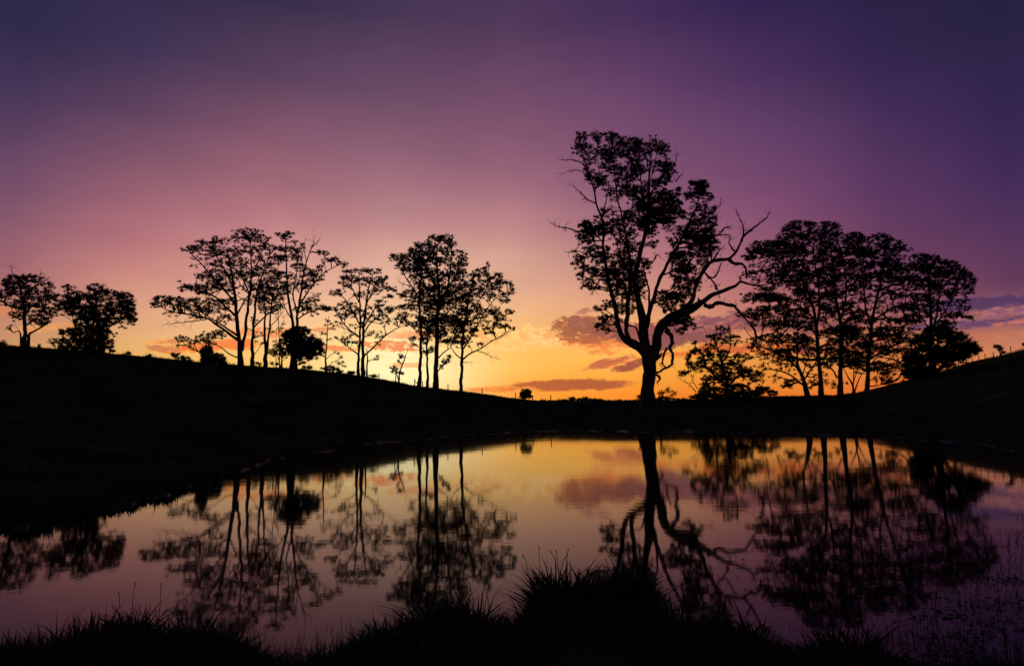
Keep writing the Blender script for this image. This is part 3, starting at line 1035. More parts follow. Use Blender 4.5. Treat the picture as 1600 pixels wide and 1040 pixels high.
make_tree('stunted_tree', 'small crooked tree with a broken top, alone on the slope in the glow', 'tree', 119,
    [[(623,600,1.5),(624,585,1.3),(628,571,1.3),(632,561,1.2),(634,554,.9)],[(624,586,.8),(619,579,.6),(615,576,.4)],[(625,582,.6),(630,583,.4)]],
    [(627,556,4,3,1.2),(616,574,5,3,1),(613,578,3,2),(621,581,6,2,.8),(630,583,4,2,.9),(624,563,3,2,.8)], 22, sub=3.5, dead=[[(633,556,.5),(636,551,.3),(638,546,.15)]])

# --- centre group
make_tree('gum_tree', 'leftmost tall gum of the centre group, trunk bare for half its height', 'tree', 120,
    [[(655,604,3.6),(656,585,3.2),(657,560,2.9),(658,520,2.6),(656,490,2.3),(655,465,1.9),(657,440,1.3),(660,420,.7)],
     [(656,467,1.6),(645,450,1.3),(632,430,1),(622,412,.7),(612,400,.4)],[(656,490,1.3),(644,482,1),(628,478,.5)],[(657,520,1.3),(645,512,1),(632,500,.6)],[(656,475,1.2),(643,465,.9),(630,460,.5)],
     [(657,545,.9),(649,538,.7),(644,531,.4)]],
    [(622,401,10,5,1.2),(638,405,14,7,1.1),(630,417,11,6,.9),(650,397,12,7,1.1),(642,425,12,7,.8),(652,418,10,8,1),(628,460,8,3,1.2),(642,458,12,5,1.1),(650,470,12,7,1.1),(624,478,8,3,1),(640,480,12,5),
     (655,450,11,9,1.2),(632,493,10,5),(645,505,12,4,1),(655,500,9,8,1.2),(648,530,8,4,.9),(643,538,5,3,.7),(612,400,4,3),(652,435,10,7,.9)], 31, dead=[[(641,447,.7),(628,443,.5),(620,436,.2)]])
make_tree('gum_tree', 'slender gum stem between the two thick trunks of the centre group', 'tree', 123,
    [[(668,605,2.4),(668,580,2.1),(667,550,1.9),(668,520,1.6),(670,490,1)],[(668,540,.9),(660,530,.6)],[(668,550,.9),(677,542,.6)]],
    [(668,500,12,9,1.3),(664,530,8,7,1),(670,545,8,5,1),(660,515,9,6),(672,520,8,7,1.1),(662,550,7,4,.7)], 32)
make_tree('gum_tree', 'tallest and thickest-trunked gum of the centre group', 'tree', 120,
    [[(681,607,5),(681,580,4.5),(682,555,4.2),(683,520,3.8),(684,490,3.3),(686,460,2.7),(684,430,2.1),(682,400,1.4),(684,378,.7)],
     [(685,482,2.2),(697,455,1.8),(703,430,1.4),(705,400,1),(706,380,.5)],[(684,452,2),(670,427,1.5),(658,405,1.1),(650,392,.6)],[(686,470,1.9),(700,450,1.5),(714,425,1.1),(722,400,.6)],
     [(684,502,1.8),(698,490,1.4),(710,475,.8)],[(683,582,1.2),(692,569,.9),(699,561,.6)],[(684,560,1.5),(694,550,1.2),(704,543,.7)],[(684,470,1.6),(672,460,1.2),(662,448,.7)]],
    [(682,371,10,5,1.1),(696,372,10,6,1.1),(705,382,7,7,1.1),(670,378,7,4,1.1),(652,381,5,3,1.2),(645,390,6,3,1.1),(662,386,9,5,1.2),(680,390,14,7,.9),(700,395,12,7,.8),(665,400,15,8,1.6),(656,410,13,6,1.3),
     (685,410,13,8,.9),(720,395,7,5),(722,408,8,7),(715,416,10,7,.8),(705,415,10,6,.6),(662,425,14,7,1.2),(681,430,13,9,1.1),(700,430,10,7,.8),(722,428,9,6),(714,442,12,6,.9),(690,455,16,9,1.8),(670,455,13,9,1.7),
     (685,475,16,9,2),(667,480,11,9,1.7),(705,465,12,7,1.2),(690,500,13,9,1.9),(674,505,11,7,1.5),(691,520,11,7,1.6),(705,500,9,9,1.4),(697,563,7,4,1),(703,558,4,3,.8),(690,572,4,3,.8),(700,535,8,5,.9),(682,440,10,8,1.2)],
    33, full=1.1, halo=.6)
make_tree('gum_tree', 'right-hand gum of the centre group on a single short pale trunk', 'tree', 119,
    [[(720,609,3),(721,585,2.8),(722,565,3),(722,545,2.4),(724,520,2.2),(728,495,1.9),(732,470,1.5),(737,445,1.1),(744,426,.5)],
     [(722,562,1.8),(735,552,1.5),(750,545,1.2),(770,532,.9),(792,520,.4)],[(722,561,1.4),(712,553,1.1),(703,540,.6)],
     [(724,545,1.8),(738,522,1.6),(752,497,1.2),(763,480,.9),(776,465,.7),(792,456,.4)],[(727,505,1.5),(738,487,1.2),(750,468,.9),(760,450,.6),(762,428,.4)],
     [(724,520,1.2),(716,500,.9),(712,480,.5)],[(755,492,.9),(772,490,.7),(790,492,.4)]],
    [(757,420,5,4),(762,412,3,3,.9),(748,426,8,5,1.1),(739,432,9,5,1.1),(765,432,7,6),(778,431,7,5,1.3),(785,440,9,4,1.4),(798,442,4,4),(800,455,4,5),(790,461,8,4,1.2),(775,448,9,6,1.2),(755,442,12,7,.9),
     (737,446,12,7,.9),(745,458,12,7),(765,462,8,5,.9),(788,470,7,3),(715,455,12,8,1.2),(726,468,13,9,1.6),(721,490,13,11,1.9),(713,510,11,11,1.9),(740,480,13,7),(765,483,12,5,1.1),(776,490,11,5,1),(795,487,7,4),
     (786,497,10,3),(731,510,12,9,1.7),(750,496,10,5,.9),(766,505,12,4,.8),(780,508,10,3,.9),(795,510,7,3),(715,530,9,7,1.5),(728,532,9,5,1),(748,537,6,2,.9),(742,520,11,5,.7),(775,518,10,3,.6),(803,512,3,2),(762,515,8,4,.8)],
    34, halo=.55, dead=[[(745,548,.7),(760,553,.5),(779,561,.2)],[(723,566,.5),(730,566,.4),(737,566,.2)],[(765,534,.6),(780,527,.4),(793,521,.2)]])
shrub('round_bush', 'dark round bush alone at the bottom of the left slope', 'bush', 121, [(821,613,11,6,2.6),(821,618,13,5,2.6)], 61, sub=4, leaves=70, flat=.8, twigs=1)

# --- the great tree
make_tree('great_gum_tree', 'tallest tree of all, ragged gum with thick forked trunk right of centre', 'tree', 78,
    [[(1008,648,12.90),(1011,630,11.35),(1013,600,10.15),(1015,575,10.32),(1014,556,11.61),(1008,540,8.17),(1006,520,7.22),(1004,500,6.86),(1001,485,6.16),(997,465,4.47),(993,450,4.19),(991,435,3.90),(996,415,3.61),
      (1000,395,3.32),(1006,375,3.03),(1009,355,2.75),(1012,330,2.31),(1014,300,2.02),(1014,280,1.66),(1016,258,1.30),(1018,240,0.72)],
     [(1012,556,7.92),(1000,543,7.39),(986,535,6.69),(974,528,4.62),(968,516,4.04),(964,496,3.61),(960,475,3.39),(956,460,3.11),(952,445,2.75),(948,430,2.60),(946,410,2.38),(943,395,2.24),(942,380,2.09),(944,360,1.94),
      (940,340,1.66),(932,320,1.51),(929,300,1.37),(924,283,1.15),(918,265,1.01),(912,245,0.79),(908,222,0.43)],
     [(983,533,3.97),(979,515,3.47),(980,490,3.47),(982,465,3.32),(984,445,2.89),(985,425,2.60),(984,405,2.31),(981,385,2.02),(976,360,1.73),(972,340,1.44),(966,315,1.22),(962,290,1.01),(960,262,0.79),(956,235,0.50)],
     [(1008,520,3.97),(1012,500,3.61),(1018,478,3.25),(1024,455,2.89),(1034,430,2.67),(1045,407,2.46),(1057,388,2.16),(1067,368,1.87),(1077,348,1.58),(1086,328,1.30),(1092,310,1.08),(1095,295,0.65)],
     [(1008,505,2.02),(1014,480,1.73),(1014,455,1.58),(1009,435,1.30),(1006,422,0.86)],
     [(1020,560,8.60),(1025,540,7.92),(1028,522,7.48),(1034,508,7.92),(1046,498,7.92),(1060,491,7.57),(1074,486,6.86),(1088,478,5.81),(1100,470,4.04),(1112,461,3.61),(1126,456,3.32),(1140,450,2.96),(1150,446,2.31),(1157,440,2.09),
      (1168,443,1.80),(1182,446,1.44),(1200,444,0.86)],
     [(1070,484,4.33),(1079,472,3.61),(1085,459,3.18),(1088,445,3.03),(1093,431,3.32),(1101,421,3.32),(1109,411,3.03),(1121,406,3.03),(1136,405,2.67),(1146,399,2.24),(1152,389,1.87),(1158,377,1.58)],
     [(1001,534,1.87),(997,520,1.73),(993,511,1.58),(986,509,1.44),(980,507,1.44)],
     [(1012,330,1.58),(1004,300,1.30),(1000,270,1.01),(996,245,0.58)],[(1013,310,1.44),(1024,290,1.22),(1036,272,0.86),(1042,262,0.58)],[(940,340,1.15),(948,310,0.94),(952,285,0.65)],[(929,300,0.86),(936,278,0.65),(934,245,0.43),(932,220,0.29)],
     [(1009,355,1.73),(1024,340,1.44),(1040,322,1.01),(1050,312,0.58)],[(976,360,1.15),(985,335,0.94),(990,305,0.72)],[(1066,368,1.30),(1085,362,1.08),(1102,360,0.72)],[(1034,430,1.44),(1050,425,1.15),(1068,422,0.72)],
     [(945,405,1.30),(932,400,1.01),(915,402,0.65)],[(943,380,1.15),(930,366,0.86),(915,357,0.58)],[(962,490,1.30),(952,495,1.01),(944,502,0.65)],[(1046,500,1.87),(1056,502,1.15),(1070,504,0.72)],[(1000,395,1.44),(985,388,1.15),(972,380,0.72)],
     [(1077,348,1.08),(1090,338,0.86),(1108,332,0.50)],[(1024,455,1.44),(1042,458,1.08),(1060,463,0.72)],[(984,450,1.30),(972,452,1.01),(962,462,0.65)],[(1014,290,0.94),(1022,262,0.79),(1026,238,0.43)],[(980,480,1.15),(968,478,0.86),(955,476,0.58)]],
    [(909,213,8,8,1.1),(904,230,8,6,1.1),(916,232,8,8,1.1),(921,250,7,7),(932,214,7,8,1),(930,236,6,5,.7),(951,211,8,5,1.4),(964,218,11,8,1.6),(945,236,11,8,1.5),(960,240,13,8,1.6),(972,230,9,7,1.4),
     (990,222,11,7,1.5),(1000,228,9,7,1.4),(985,240,11,7,1.5),(1020,216,8,5,.7),(1026,228,12,7,.9),(1038,236,9,7,.8),(995,250,12,5,1.2),(1010,238,7,5,1),(1030,258,13,7,1.4),(1045,264,9,9,1.5),(1041,276,8,6,1.4),
     (907,246,5,4,.7),(927,276,13,6,2),(938,284,11,6,1.9),(919,266,7,4,1),(950,262,9,7),(965,265,11,8,1.3),(980,270,11,8,1.3),(975,285,11,8,1.5),(990,260,9,7,1.1),(1000,300,13,9,1.5),(985,300,11,9,1.4),
     (1015,287,9,5,1),(1042,300,9,6,1.2),(1025,308,16,9,2.2),(1050,320,12,12,2.4),(1035,335,17,11,2.4),(1010,330,13,11,2.2),(1000,350,13,8,1.6),(1015,361,9,6,1.7),(985,335,11,9,1.5),(970,345,9,8,1.1),
     (960,328,9,7,.7),(945,330,8,6,1.1),(935,342,7,5,1),(914,353,10,8,2),(928,360,13,9,2.1),(945,355,10,8,1.9),(920,375,8,5,1.3),(960,365,9,6,.9),(970,378,9,6,1.1),(980,360,11,8,1.2),
     (925,390,11,8,1.4),(935,402,12,8,1.9),(905,404,8,6,1.4),(899,412,5,4,1),(914,418,8,5,1.3),(925,424,8,6,1.5),(920,440,7,6,1),(928,449,8,4,1.2),(911,447,4,3,.8),(946,392,7,8,1.3),(965,400,8,5,1.2),
     (965,415,13,8,1.9),(980,412,13,8,2),(975,430,17,10,2.2),(1000,410,10,7,1.3),(995,432,12,9,2.1),(1011,412,5,8,1.1),(1004,440,7,5,1.2),(957,425,9,7,1.5),(966,446,9,6,1.2),(970,461,11,7,1.2),(953,474,10,5,1.1),
     (938,480,8,4,.9),(944,497,8,6,1.4),(937,508,7,5,1.4),(948,515,6,4,.9),(970,480,11,7,1.1),(985,482,7,6,1),(990,462,8,7,.9),(975,500,6,5,.6),
     (1089,288,11,6,2),(1100,290,7,7,1.7),(1080,305,9,6,1.6),(1099,303,9,6,1.5),(1112,310,4,4,1),(1115,325,5,4,1),(1106,336,10,6,.9),(1094,325,10,6,.8),(1114,341,6,4,.8),(1080,336,7,5,.7),
     (1090,352,13,8,2),(1105,365,11,8,2.1),(1080,370,15,9,2.2),(1095,380,17,11,2.3),(1065,360,9,7,1.3),(1055,398,11,6,1.9),(1070,400,13,7,2.1),(1105,393,9,7,1.5),(1075,420,13,7,1.9),(1062,427,11,7,1.5),
     (1085,440,9,7,1.3),(1066,441,13,7,1.6),(1045,460,13,7,2),(1060,465,13,8,2.1),(1035,470,9,5,1.6),(1074,455,9,6,1.3),(1055,505,13,5,1.6),(1070,500,11,5,1.6),(1064,514,8,4,1.3),(1079,507,6,4,1),
     (1052,380,6,5,.9),(1046,372,5,5,.7),(958,300,9,8,.8),(1060,270,3,3,.6),(950,245,8,8,1),(1000,268,10,8,1),(1015,345,12,9,1.4),(1000,320,10,9,1.2),(960,350,9,8,1.2),(990,385,12,8,1.2),(975,395,10,8,1.3),(955,440,10,8,1.2),(985,450,12,9,1.5),(1000,455,8,7,1.2),(960,500,8,6,.8),(1020,380,7,6,.8),(1045,345,10,8,1.1),(1060,410,10,8,1.4),(1098,410,8,5,1.2),(1075,480,10,5,1.2),(1048,480,8,5,1.2),(910,372,8,6,1.3),(935,425,10,7,1.2),(908,430,6,5,1),(895,392,5,4,.6),(1110,350,8,6,1.3),(1120,378,6,5,1),(1030,285,10,6,1.1),(1060,300,6,6,1.3),(1065,335,7,6,1.2)],
    99, sub=4.6, leaves=34, leaf=3.0, flat=.8, spread=.35, dens=1.0, tip=.3, twigs=2, lr=1.0, big=(1.42, 1.5), halo=.5,
    dead=[[(926,364,1.6),(905,362,1.4),(895,359,1.2),(886,356,1.1),(877,355,.9),(868,352,.6),(858,348,.3)],
          [(930,318,1.3),(918,311,1.1),(905,299,.8),(896,291,.4)],[(924,275,1.2),(911,257,1),(896,250,.7),(873,250,.3)],[(921,279,1),(906,267,.8),(890,267,.5),(878,272,.3)],
          [(947,437,1.4),(937,438,1.2),(930,450,.9),(923,460,.5)],[(944,433,1.1),(933,431,.9),(922,432,.5)],
          [(1158,377,2.1),(1162,368,1.9),(1174,359,1.6),(1185,350,1.3),(1197,341,.9),(1203,330,.4)],[(1160,373,1.6),(1162,358,1.3),(1159,347,1),(1155,340,.8),(1152,330,.4)],
          [(1137,405,3),(1148,411,2.8),(1160,413,2.3),(1166,421,1.9),(1167,434,1)],[(1150,394,1.6),(1143,387,1.3),(1139,380,1),(1141,372,.5)],[(1109,411,2),(1118,401,1.6),(1122,393,1.2),(1129,388,.6)],
          [(1100,424,2),(1107,432,1.8),(1116,433,1.5),(1122,424,1.2),(1126,412,.7)],[(1106,432,1.6),(1116,442,1.3),(1122,454,.8),(1124,464,.4)],[(1157,440,1.8),(1156,434,1.6),(1160,430,1)],
          [(1100,476,4),(1110,479,3.7),(1122,473,3.4),(1136,476,3),(1147,478,2.6),(1156,488,2),(1167,500,1.2),(1180,508,.6)],
          [(1026,560,3),(1031,556,2.4),(1033,551,1.2)],[(968,512,3),(964,510,2.4),(961,507,1)],[(1003,500,3),(1009,497,2),(1011,493,1)],
          [(1074,492,3.4),(1078,496,2.6),(1079,500,1.2)],[(1119,452,2.6),(1119,447,2),(1117,443,.8)],[(1094,474,3),(1091,469,2.2),(1091,465,1)],[(1040,489,3),(1037,484,2.2),(1038,479,.9)],
          [(1040,514,4.4),(1048,524,3.6),(1050,535,3.2),(1046,544,2.7),(1051,553,2.4),(1050,564,2.1),(1047,572,1.9),(1037,576,1.7),(1031,581,1.6),(1023,583,1.5)],
          [(1042,543,2),(1037,555,1.7),(1035,566,1.3),(1040,574,1)],[(1025,584,2.2),(1031,590,1.9),(1028,597,1)],
          [(1108,372,1.3),(1122,366,1.1),(1133,356,.8),(1143,354,.4)],[(1120,368,1),(1133,366,.8),(1143,372,.4)],[(1055,285,1),(1062,276,.8),(1068,271,.3)],[(1050,262,1),(1056,250,.8),(1058,240,.3)],
          [(1183,446,1.6),(1200,452,1.2),(1215,449,.6)],[(1080,505,1),(1090,512,.8),(1100,508,.4)],[(1112,330,.8),(1124,322,.6),(1127,310,.3)],[(920,400,.9),(903,392,.7),(886,394,.4)],
          [(1012,415,1.2),(1020,410,1),(1026,398,.8),(1034,403,.4)]])

shrub('shrub', 'low lacy shrub just right of the great trunk', 'shrub', 100, [(1030,613,8,5,.9),(1040,609,9,6,.9),(1052,614,7,5,.9),(1040,619,16,4,1.2)], 71, group='shrubs in the dip behind the great tree', sub=4)
shrub('shrub', 'small shrub peeping out left of the great trunk', 'shrub', 102, [(1000,616,5,5,1),(995,620,5,3,1)], 72, group='shrubs in the dip behind the great tree', sub=4)
shrub('shrub', 'tiny far bush on the low skyline right of the lone round bush', 'shrub', 260, [(893,621,7,3,1.5)], 73, group='shrubs in the dip behind the great tree', sub=3)
shrub('shrub', 'second tiny far bush on the low skyline, nearer the great tree', 'shrub', 265, [(914,622,6,2.4,1.5)], 74, group='shrubs in the dip behind the great tree', sub=3)

# --- right rise
_vg = np.random.default_rng(77)


def veil(x0, x1, y0, y1, step=17, d=.6):
    out_ = []
    y = y0
    while y < y1:
        x = x0 + _vg.uniform(0, step)
        while x < x1:
            out_.append((x + _vg.normal() * 4, y + _vg.normal() * 3, _vg.uniform(9, 15), _vg.uniform(3, 5.5), d * _vg.uniform(.6, 1.5)))
            x += step * _vg.uniform(.8, 1.25)
        y += step * 0.62
    return out_


make_tree('bushy_tree', 'low bushy tree between the great tree and the right-hand gums', 'tree', 104,
    [[(1137,624,4),(1136,600,4),(1131,580,3),(1126,560,2),(1120,540,1)],[(1136,605,2.6),(1150,590,2),(1165,578,1.4)],[(1134,600,2.6),(1115,585,2),(1098,572,1.4),(1075,575,.8)],
     [(1131,580,2),(1110,560,1.4),(1090,548,.9)],[(1128,568,1.6),(1140,545,1.2),(1142,528,.8)]],
    [(1068,582,7,4,1.2),(1080,570,7,5),(1075,558,5,5),(1086,548,8,5,1.1),(1085,535,4,3),(1100,555,11,7,1.1),(1095,570,9,7,1.2),(1110,541,9,5),(1118,526,12,5,1.1),(1131,512,10,4,1),(1142,530,13,6,.9),
     (1125,555,13,8,1.3),(1120,575,13,8,1.5),(1105,595,11,8,1.4),(1135,590,15,9,1.7),(1146,570,13,7,1.2),(1160,555,11,5,.9),(1165,580,13,7,1.2),(1180,590,11,6,1.2),(1108,610,16,7,2.4),(1150,608,20,8,2.4),
     (1100,620,18,5,2.4),(1160,618,26,5,2.6)], 81, sub=4.6, mat=M_LEAF2, halo=.8, full=1.15, dens=1.15, dead=[[(1087,612,.8),(1077,600,.6),(1062,592,.25)],[(1089,606,.7),(1082,593,.5),(1079,582,.2)]])
shrub('round_bush', 'low round bush at the right foot of the low bushy tree', 'bush', 118, [(1190,609,16,7,2.6),(1207,614,10,5,2.4),(1180,613,14,6,2.4)], 82, sub=4.4, leaves=64, flat=.8, twigs=1)
make_tree('gum_tree', 'leftmost tall gum of the right rise, widest crown touching the dead limbs', 'tree', 128,
    [[(1283,618,4.6),(1282,590,4.1),(1279,560,3.8),(1277,530,3.5),(1274,500,3.1),(1270,478,2.6),(1262,455,2.1),(1252,432,1.5),(1246,405,.9)],
     [(1276,512,2.4),(1280,480,2.2),(1279,450,1.8),(1275,420,1.4),(1270,390,.9)],[(1274,500,2.2),(1255,482,1.8),(1232,470,1.4),(1205,466,.9),(1178,464,.5)],
     [(1270,478,2),(1248,450,1.6),(1225,425,1.2),(1200,402,.8),(1180,395,.5)],[(1262,455,1.7),(1245,420,1.3),(1228,390,.9),(1225,370,.5)],[(1278,520,1.9),(1258,512,1.5),(1235,508,1.1),(1205,503,.7),(1178,500,.4)],
     [(1252,432,1.2),(1255,395,.9),(1252,360,.5)],[(1279,548,1.4),(1262,540,1.1),(1245,532,.7)],[(1240,445,1),(1220,438,.8),(1205,438,.4)]],
    [(1250,350,16,5,1.2),(1268,352,9,5,1.1),(1236,358,13,6,1.2),(1224,370,11,6,1.2),(1245,370,17,7,1.3),(1263,370,14,7,1.2),(1212,382,15,6,1.2),(1196,388,13,5,1.2),(1181,395,12,5,1.2),(1170,402,9,4,1.1),
     (1206,396,15,5,1),(1236,386,17,6,1.1),(1225,399,17,5),(1250,393,18,6,1.1),(1180,413,14,4,.6),(1200,415,14,4,.6),(1230,411,19,5),(1256,411,16,6),(1210,426,14,4),(1236,426,17,5),(1262,428,16,6),
     (1215,440,14,4,.9),(1246,441,17,5),(1180,461,17,4,1.7),(1205,465,19,5,1.7),(1230,470,15,5,1.3),(1170,469,9,3,1.2),(1245,490,17,6,1.3),(1224,485,15,5,1.2),(1200,482,15,5,1),(1180,485,13,4,.9),
     (1165,490,11,4,.8),(1231,505,17,5,1.3),(1256,507,13,5,1.2),(1205,505,13,5,.9),(1180,505,13,4,.7),(1242,525,15,5,1),(1216,525,13,4,.7),(1191,524,11,3,.6),(1261,531,9,5,.9),(1255,455,12,6,.9),(1180,440,10,4,.5)] + veil(1185, 1300, 430, 560) + veil(1170, 1290, 380, 440, 20, .7),
    83, group=GR, full=1.05, halo=.65)
make_tree('gum_tree', 'low wide-forking gum left of the straight trunks, arms spread over the orange sky', 'tree', 124,
    [[(1262,618,4.6),(1257,598,4),(1251,582,3.2),(1246,567,2.4),(1246,545,1.6),(1247,528,.8)],
     [(1251,583,2.4),(1236,564,2),(1210,550,1.6),(1187,540,1.2),(1172,525,.9),(1162,510,.5)],[(1259,605,2.2),(1241,590,1.8),(1222,580,1.4),(1201,577,1),(1185,582,.6)],
     [(1256,594,1.9),(1267,577,1.4),(1276,563,.9)],[(1240,570,1.4),(1224,556,1),(1206,545,.6)],[(1248,575,1.4),(1236,552,1),(1232,535,.6)],[(1253,588,1.4),(1262,560,1),(1262,540,.6)]],
    [(1233,598,10,5,1.3),(1226,603,6,3,.8),(1272,598,8,5,1.1),(1214,566,12,4,.6),(1190,552,12,4,.7),(1240,543,13,5,1),(1225,548,11,4,.8),(1205,535,12,4,.7),(1262,553,9,5,.9),(1200,575,9,3,.7),
     (1185,582,7,3,.8),(1236,560,9,4,.6),(1175,535,10,4,.7),(1270,575,6,4,.6),(1219,578,9,3,.6)] + veil(1190, 1290, 535, 600, 20, .35), 84, group=GR)
make_tree('gum_tree', 'straight thick-trunked gum in the middle of the right rise', 'tree', 130,
    [[(1313,618,4.8),(1313,590,4.4),(1314,560,4.1),(1315,530,3.8),(1313,500,3.3),(1308,478,2.8),(1304,450,2.2),(1302,420,1.7),(1298,390,1.2),(1296,365,.6)],
     [(1313,500,2.4),(1320,475,2),(1322,445,1.6),(1318,415,1.2),(1312,390,.7)],[(1314,530,1.6),(1300,515,1.2),(1290,500,.8)],[(1315,545,1.6),(1328,535,1.2),(1338,525,.7)],
     [(1308,590,1.8),(1300,577,1.6),(1288,569,1.2),(1278,567,.8)],[(1313,575,1.4),(1303,562,1.1),(1296,552,.6)],[(1304,450,1.4),(1292,430,1.1),(1284,400,.7)]],
    [(1290,350,13,4,1.2),(1302,354,11,5,1.2),(1285,364,15,6,1.3),(1306,366,9,5,1.1),(1290,385,15,6,1.2),(1311,392,11,6),(1285,401,13,6,1.1),(1305,410,13,6),(1290,421,13,5),(1315,430,13,5,.9),(1290,440,13,5,.9),
     (1330,450,9,6,.8),(1302,458,13,5,.9),(1325,475,13,5,.9),(1296,480,11,4,.8),(1334,500,11,6,1.2),(1320,515,15,7,1.6),(1336,526,13,7,1.6),(1300,546,11,5,1.1),(1322,550,15,7,1.6),(1304,561,11,5,1.2),
     (1330,562,11,6,1.2),(1305,597,7,4,.7),(1300,603,6,3,.6),(1322,597,5,4,.5)] + veil(1285, 1340, 370, 570, 16, .6), 85, group=GR, full=1.05, halo=.65)
make_tree('small_tree', 'small vase-shaped tree with thin upright stems between two thick trunks', 'tree', 126,
    [[(1333,616,2.2),(1332,602,1.8),(1325,588,1.2),(1318,576,.6)],[(1333,602,1.4),(1334,585,1.1),(1335,565,.6)],[(1333,608,1.3),(1342,592,1),(1352,578,.5)],[(1333,600,1),(1338,582,.8),(1340,566,.4)]],
    [(1325,570,10,4,.6),(1337,563,10,4,.6),(1348,570,8,4,.5)], 86)
make_tree('gum_tree', 'gum with leaning upper limbs, just left of the dark spreading tree', 'tree', 132,
    [[(1354,614,4.2),(1356,590,3.9),(1357,560,3.6),(1360,530,3.2),(1363,500,2.8),(1369,470,2.3),(1375,445,1.7),(1381,415,1.2),(1385,385,.6)],
     [(1358,562,1.9),(1382,547,1.5),(1406,535,.9)],[(1363,502,2),(1385,487,1.6),(1410,476,1.2),(1430,466,.7)],[(1362,512,2),(1353,482,1.7),(1350,450,1.4),(1345,415,1.1),(1340,385,.6)],
     [(1354,603,1.4),(1364,603,1.2),(1376,601,.7)],[(1369,470,1.5),(1388,450,1.2),(1402,425,.8)],[(1357,575,1.3),(1368,560,1),(1378,550,.6)],[(1350,450,1.2),(1360,420,.9),(1362,395,.5)]],
    [(1335,368,13,5,1.2),(1350,375,11,6,1.2),(1325,379,11,5,1.1),(1340,390,15,6,1.1),(1375,370,13,5,1.2),(1390,378,13,6,1.2),(1405,386,11,6,1.2),(1370,386,13,6),(1355,396,13,6),(1390,400,13,7,1.1),
     (1345,412,13,6,.9),(1370,413,13,6,.9),(1401,416,11,6),(1355,430,13,6,.8),(1385,430,13,6),(1345,446,11,5,.8),(1410,440,13,7,1.1),(1376,450,13,5,.9),(1400,460,13,5,.9),(1351,465,11,5,.6),(1380,475,13,5,.6),
     (1405,481,11,4,.8),(1346,490,9,6,.7),(1385,514,17,5,1.8),(1370,525,17,6,1.8),(1400,525,13,5,1.6),(1354,541,13,7,1.5),(1380,545,11,5,1.2),(1345,560,11,6,1.3),(1375,570,13,6,1),(1386,585,11,6,.9),
     (1372,592,9,4,.6),(1392,595,9,4,.8)] + veil(1335, 1425, 390, 580, 17, .6), 87, group=GR, full=1.05, halo=.65)
make_tree('gum_tree', 'rightmost tall gum, its crown rising behind the dark spreading tree', 'tree', 142,
    [[(1455,590,4),(1455,550,3.6),(1455,510,3.1),(1454,480,2.6),(1452,450,1.9),(1450,425,1.2),(1448,405,.6)],
     [(1456,520,2),(1463,495,1.8),(1466,470,1.5),(1472,440,1.1),(1480,418,.6)],[(1463,505,1.6),(1477,485,1.3),(1491,463,1),(1505,445,.6)],[(1455,520,1.4),(1440,495,1.1),(1428,470,.7)],[(1472,495,1.1),(1490,492,.8),(1508,492,.5)],
     [(1454,470,1.3),(1440,445,1),(1430,420,.6)]],
    [(1435,401,13,4,1.3),(1450,403,13,6,1.3),(1470,408,13,5,1.3),(1485,412,11,5,1.3),(1496,421,11,6,1.2),(1508,430,10,6,1.2),(1520,440,6,6,1.1),(1435,416,15,7,1.7),(1455,421,15,7,1.7),(1475,428,13,7,1.4),
     (1495,440,13,6,1.1),(1425,435,11,7,1.4),(1445,441,13,7,1.3),(1465,448,13,6,1.1),(1485,455,9,5,.9),(1505,469,11,4,.7),(1440,465,11,6),(1425,480,11,6,1),(1455,470,11,5,.9),(1470,482,7,5,.7),(1490,491,13,4,1.1),
     (1505,480,9,3,.8),(1512,496,9,3,1),(1480,503,15,4,1.5),(1440,491,11,6,1),(1430,502,9,4,1.1),(1512,452,8,6,.8)] + veil(1420, 1505, 420, 500, 17, .6), 88, group=GR, full=1.05, halo=.65)
make_tree('spreading_tree', 'dark dense spreading tree low on the right slope, lens-shaped crown', 'tree', 136,
    [[(1458,604,5),(1458,588,4.6),(1459,572,3.8),(1462,555,2.6),(1465,535,1.5)],[(1459,580,2.8),(1478,566,2.2),(1500,555,1.5),(1518,548,.9)],[(1458,582,2.6),(1440,570,2),(1425,565,1.3)],[(1460,570,2),(1475,545,1.5),(1488,530,1)]],
    [(1465,516,25,9,3),(1440,532,22,11,3),(1490,527,22,11,3),(1513,542,16,9,3),(1455,552,34,14,3.2),(1494,556,22,8,3),(1430,568,18,14,3),(1426,588,14,9,2.6),(1452,582,16,9,2.6),(1527,545,6,7,2),(1478,569,14,6,2),
     (1443,596,16,7,3),(1420,578,10,12,3),(1418,556,9,9,2.6),(1440,580,16,10,3),(1465,592,10,6,2.4),(1500,545,22,10,3),(1524,537,5,5,.7)], 89, mat=M_LEAF2, big=(1.15, 1.2), halo=.5, lr=1.0, sub=5, leaves=84, flat=.75, twigs=1)
make_tree('small_tree', 'tiny two-tufted tree by the fence posts on the right skyline', 'tree', 150,
    [[(1563,556,1),(1562,547,.8),(1559,541,.5)],[(1563,552,.6),(1566,546,.4)]], [(1558,540,5,2.4,1.4),(1564,546,4,3,1.3),(1568,549,3,2)], 90, sub=3)
shrub('shrub', 'scrap of bush on the skyline at the right edge', 'shrub', 150, [(1602,538,5,4,1.4)], 91, sub=3)


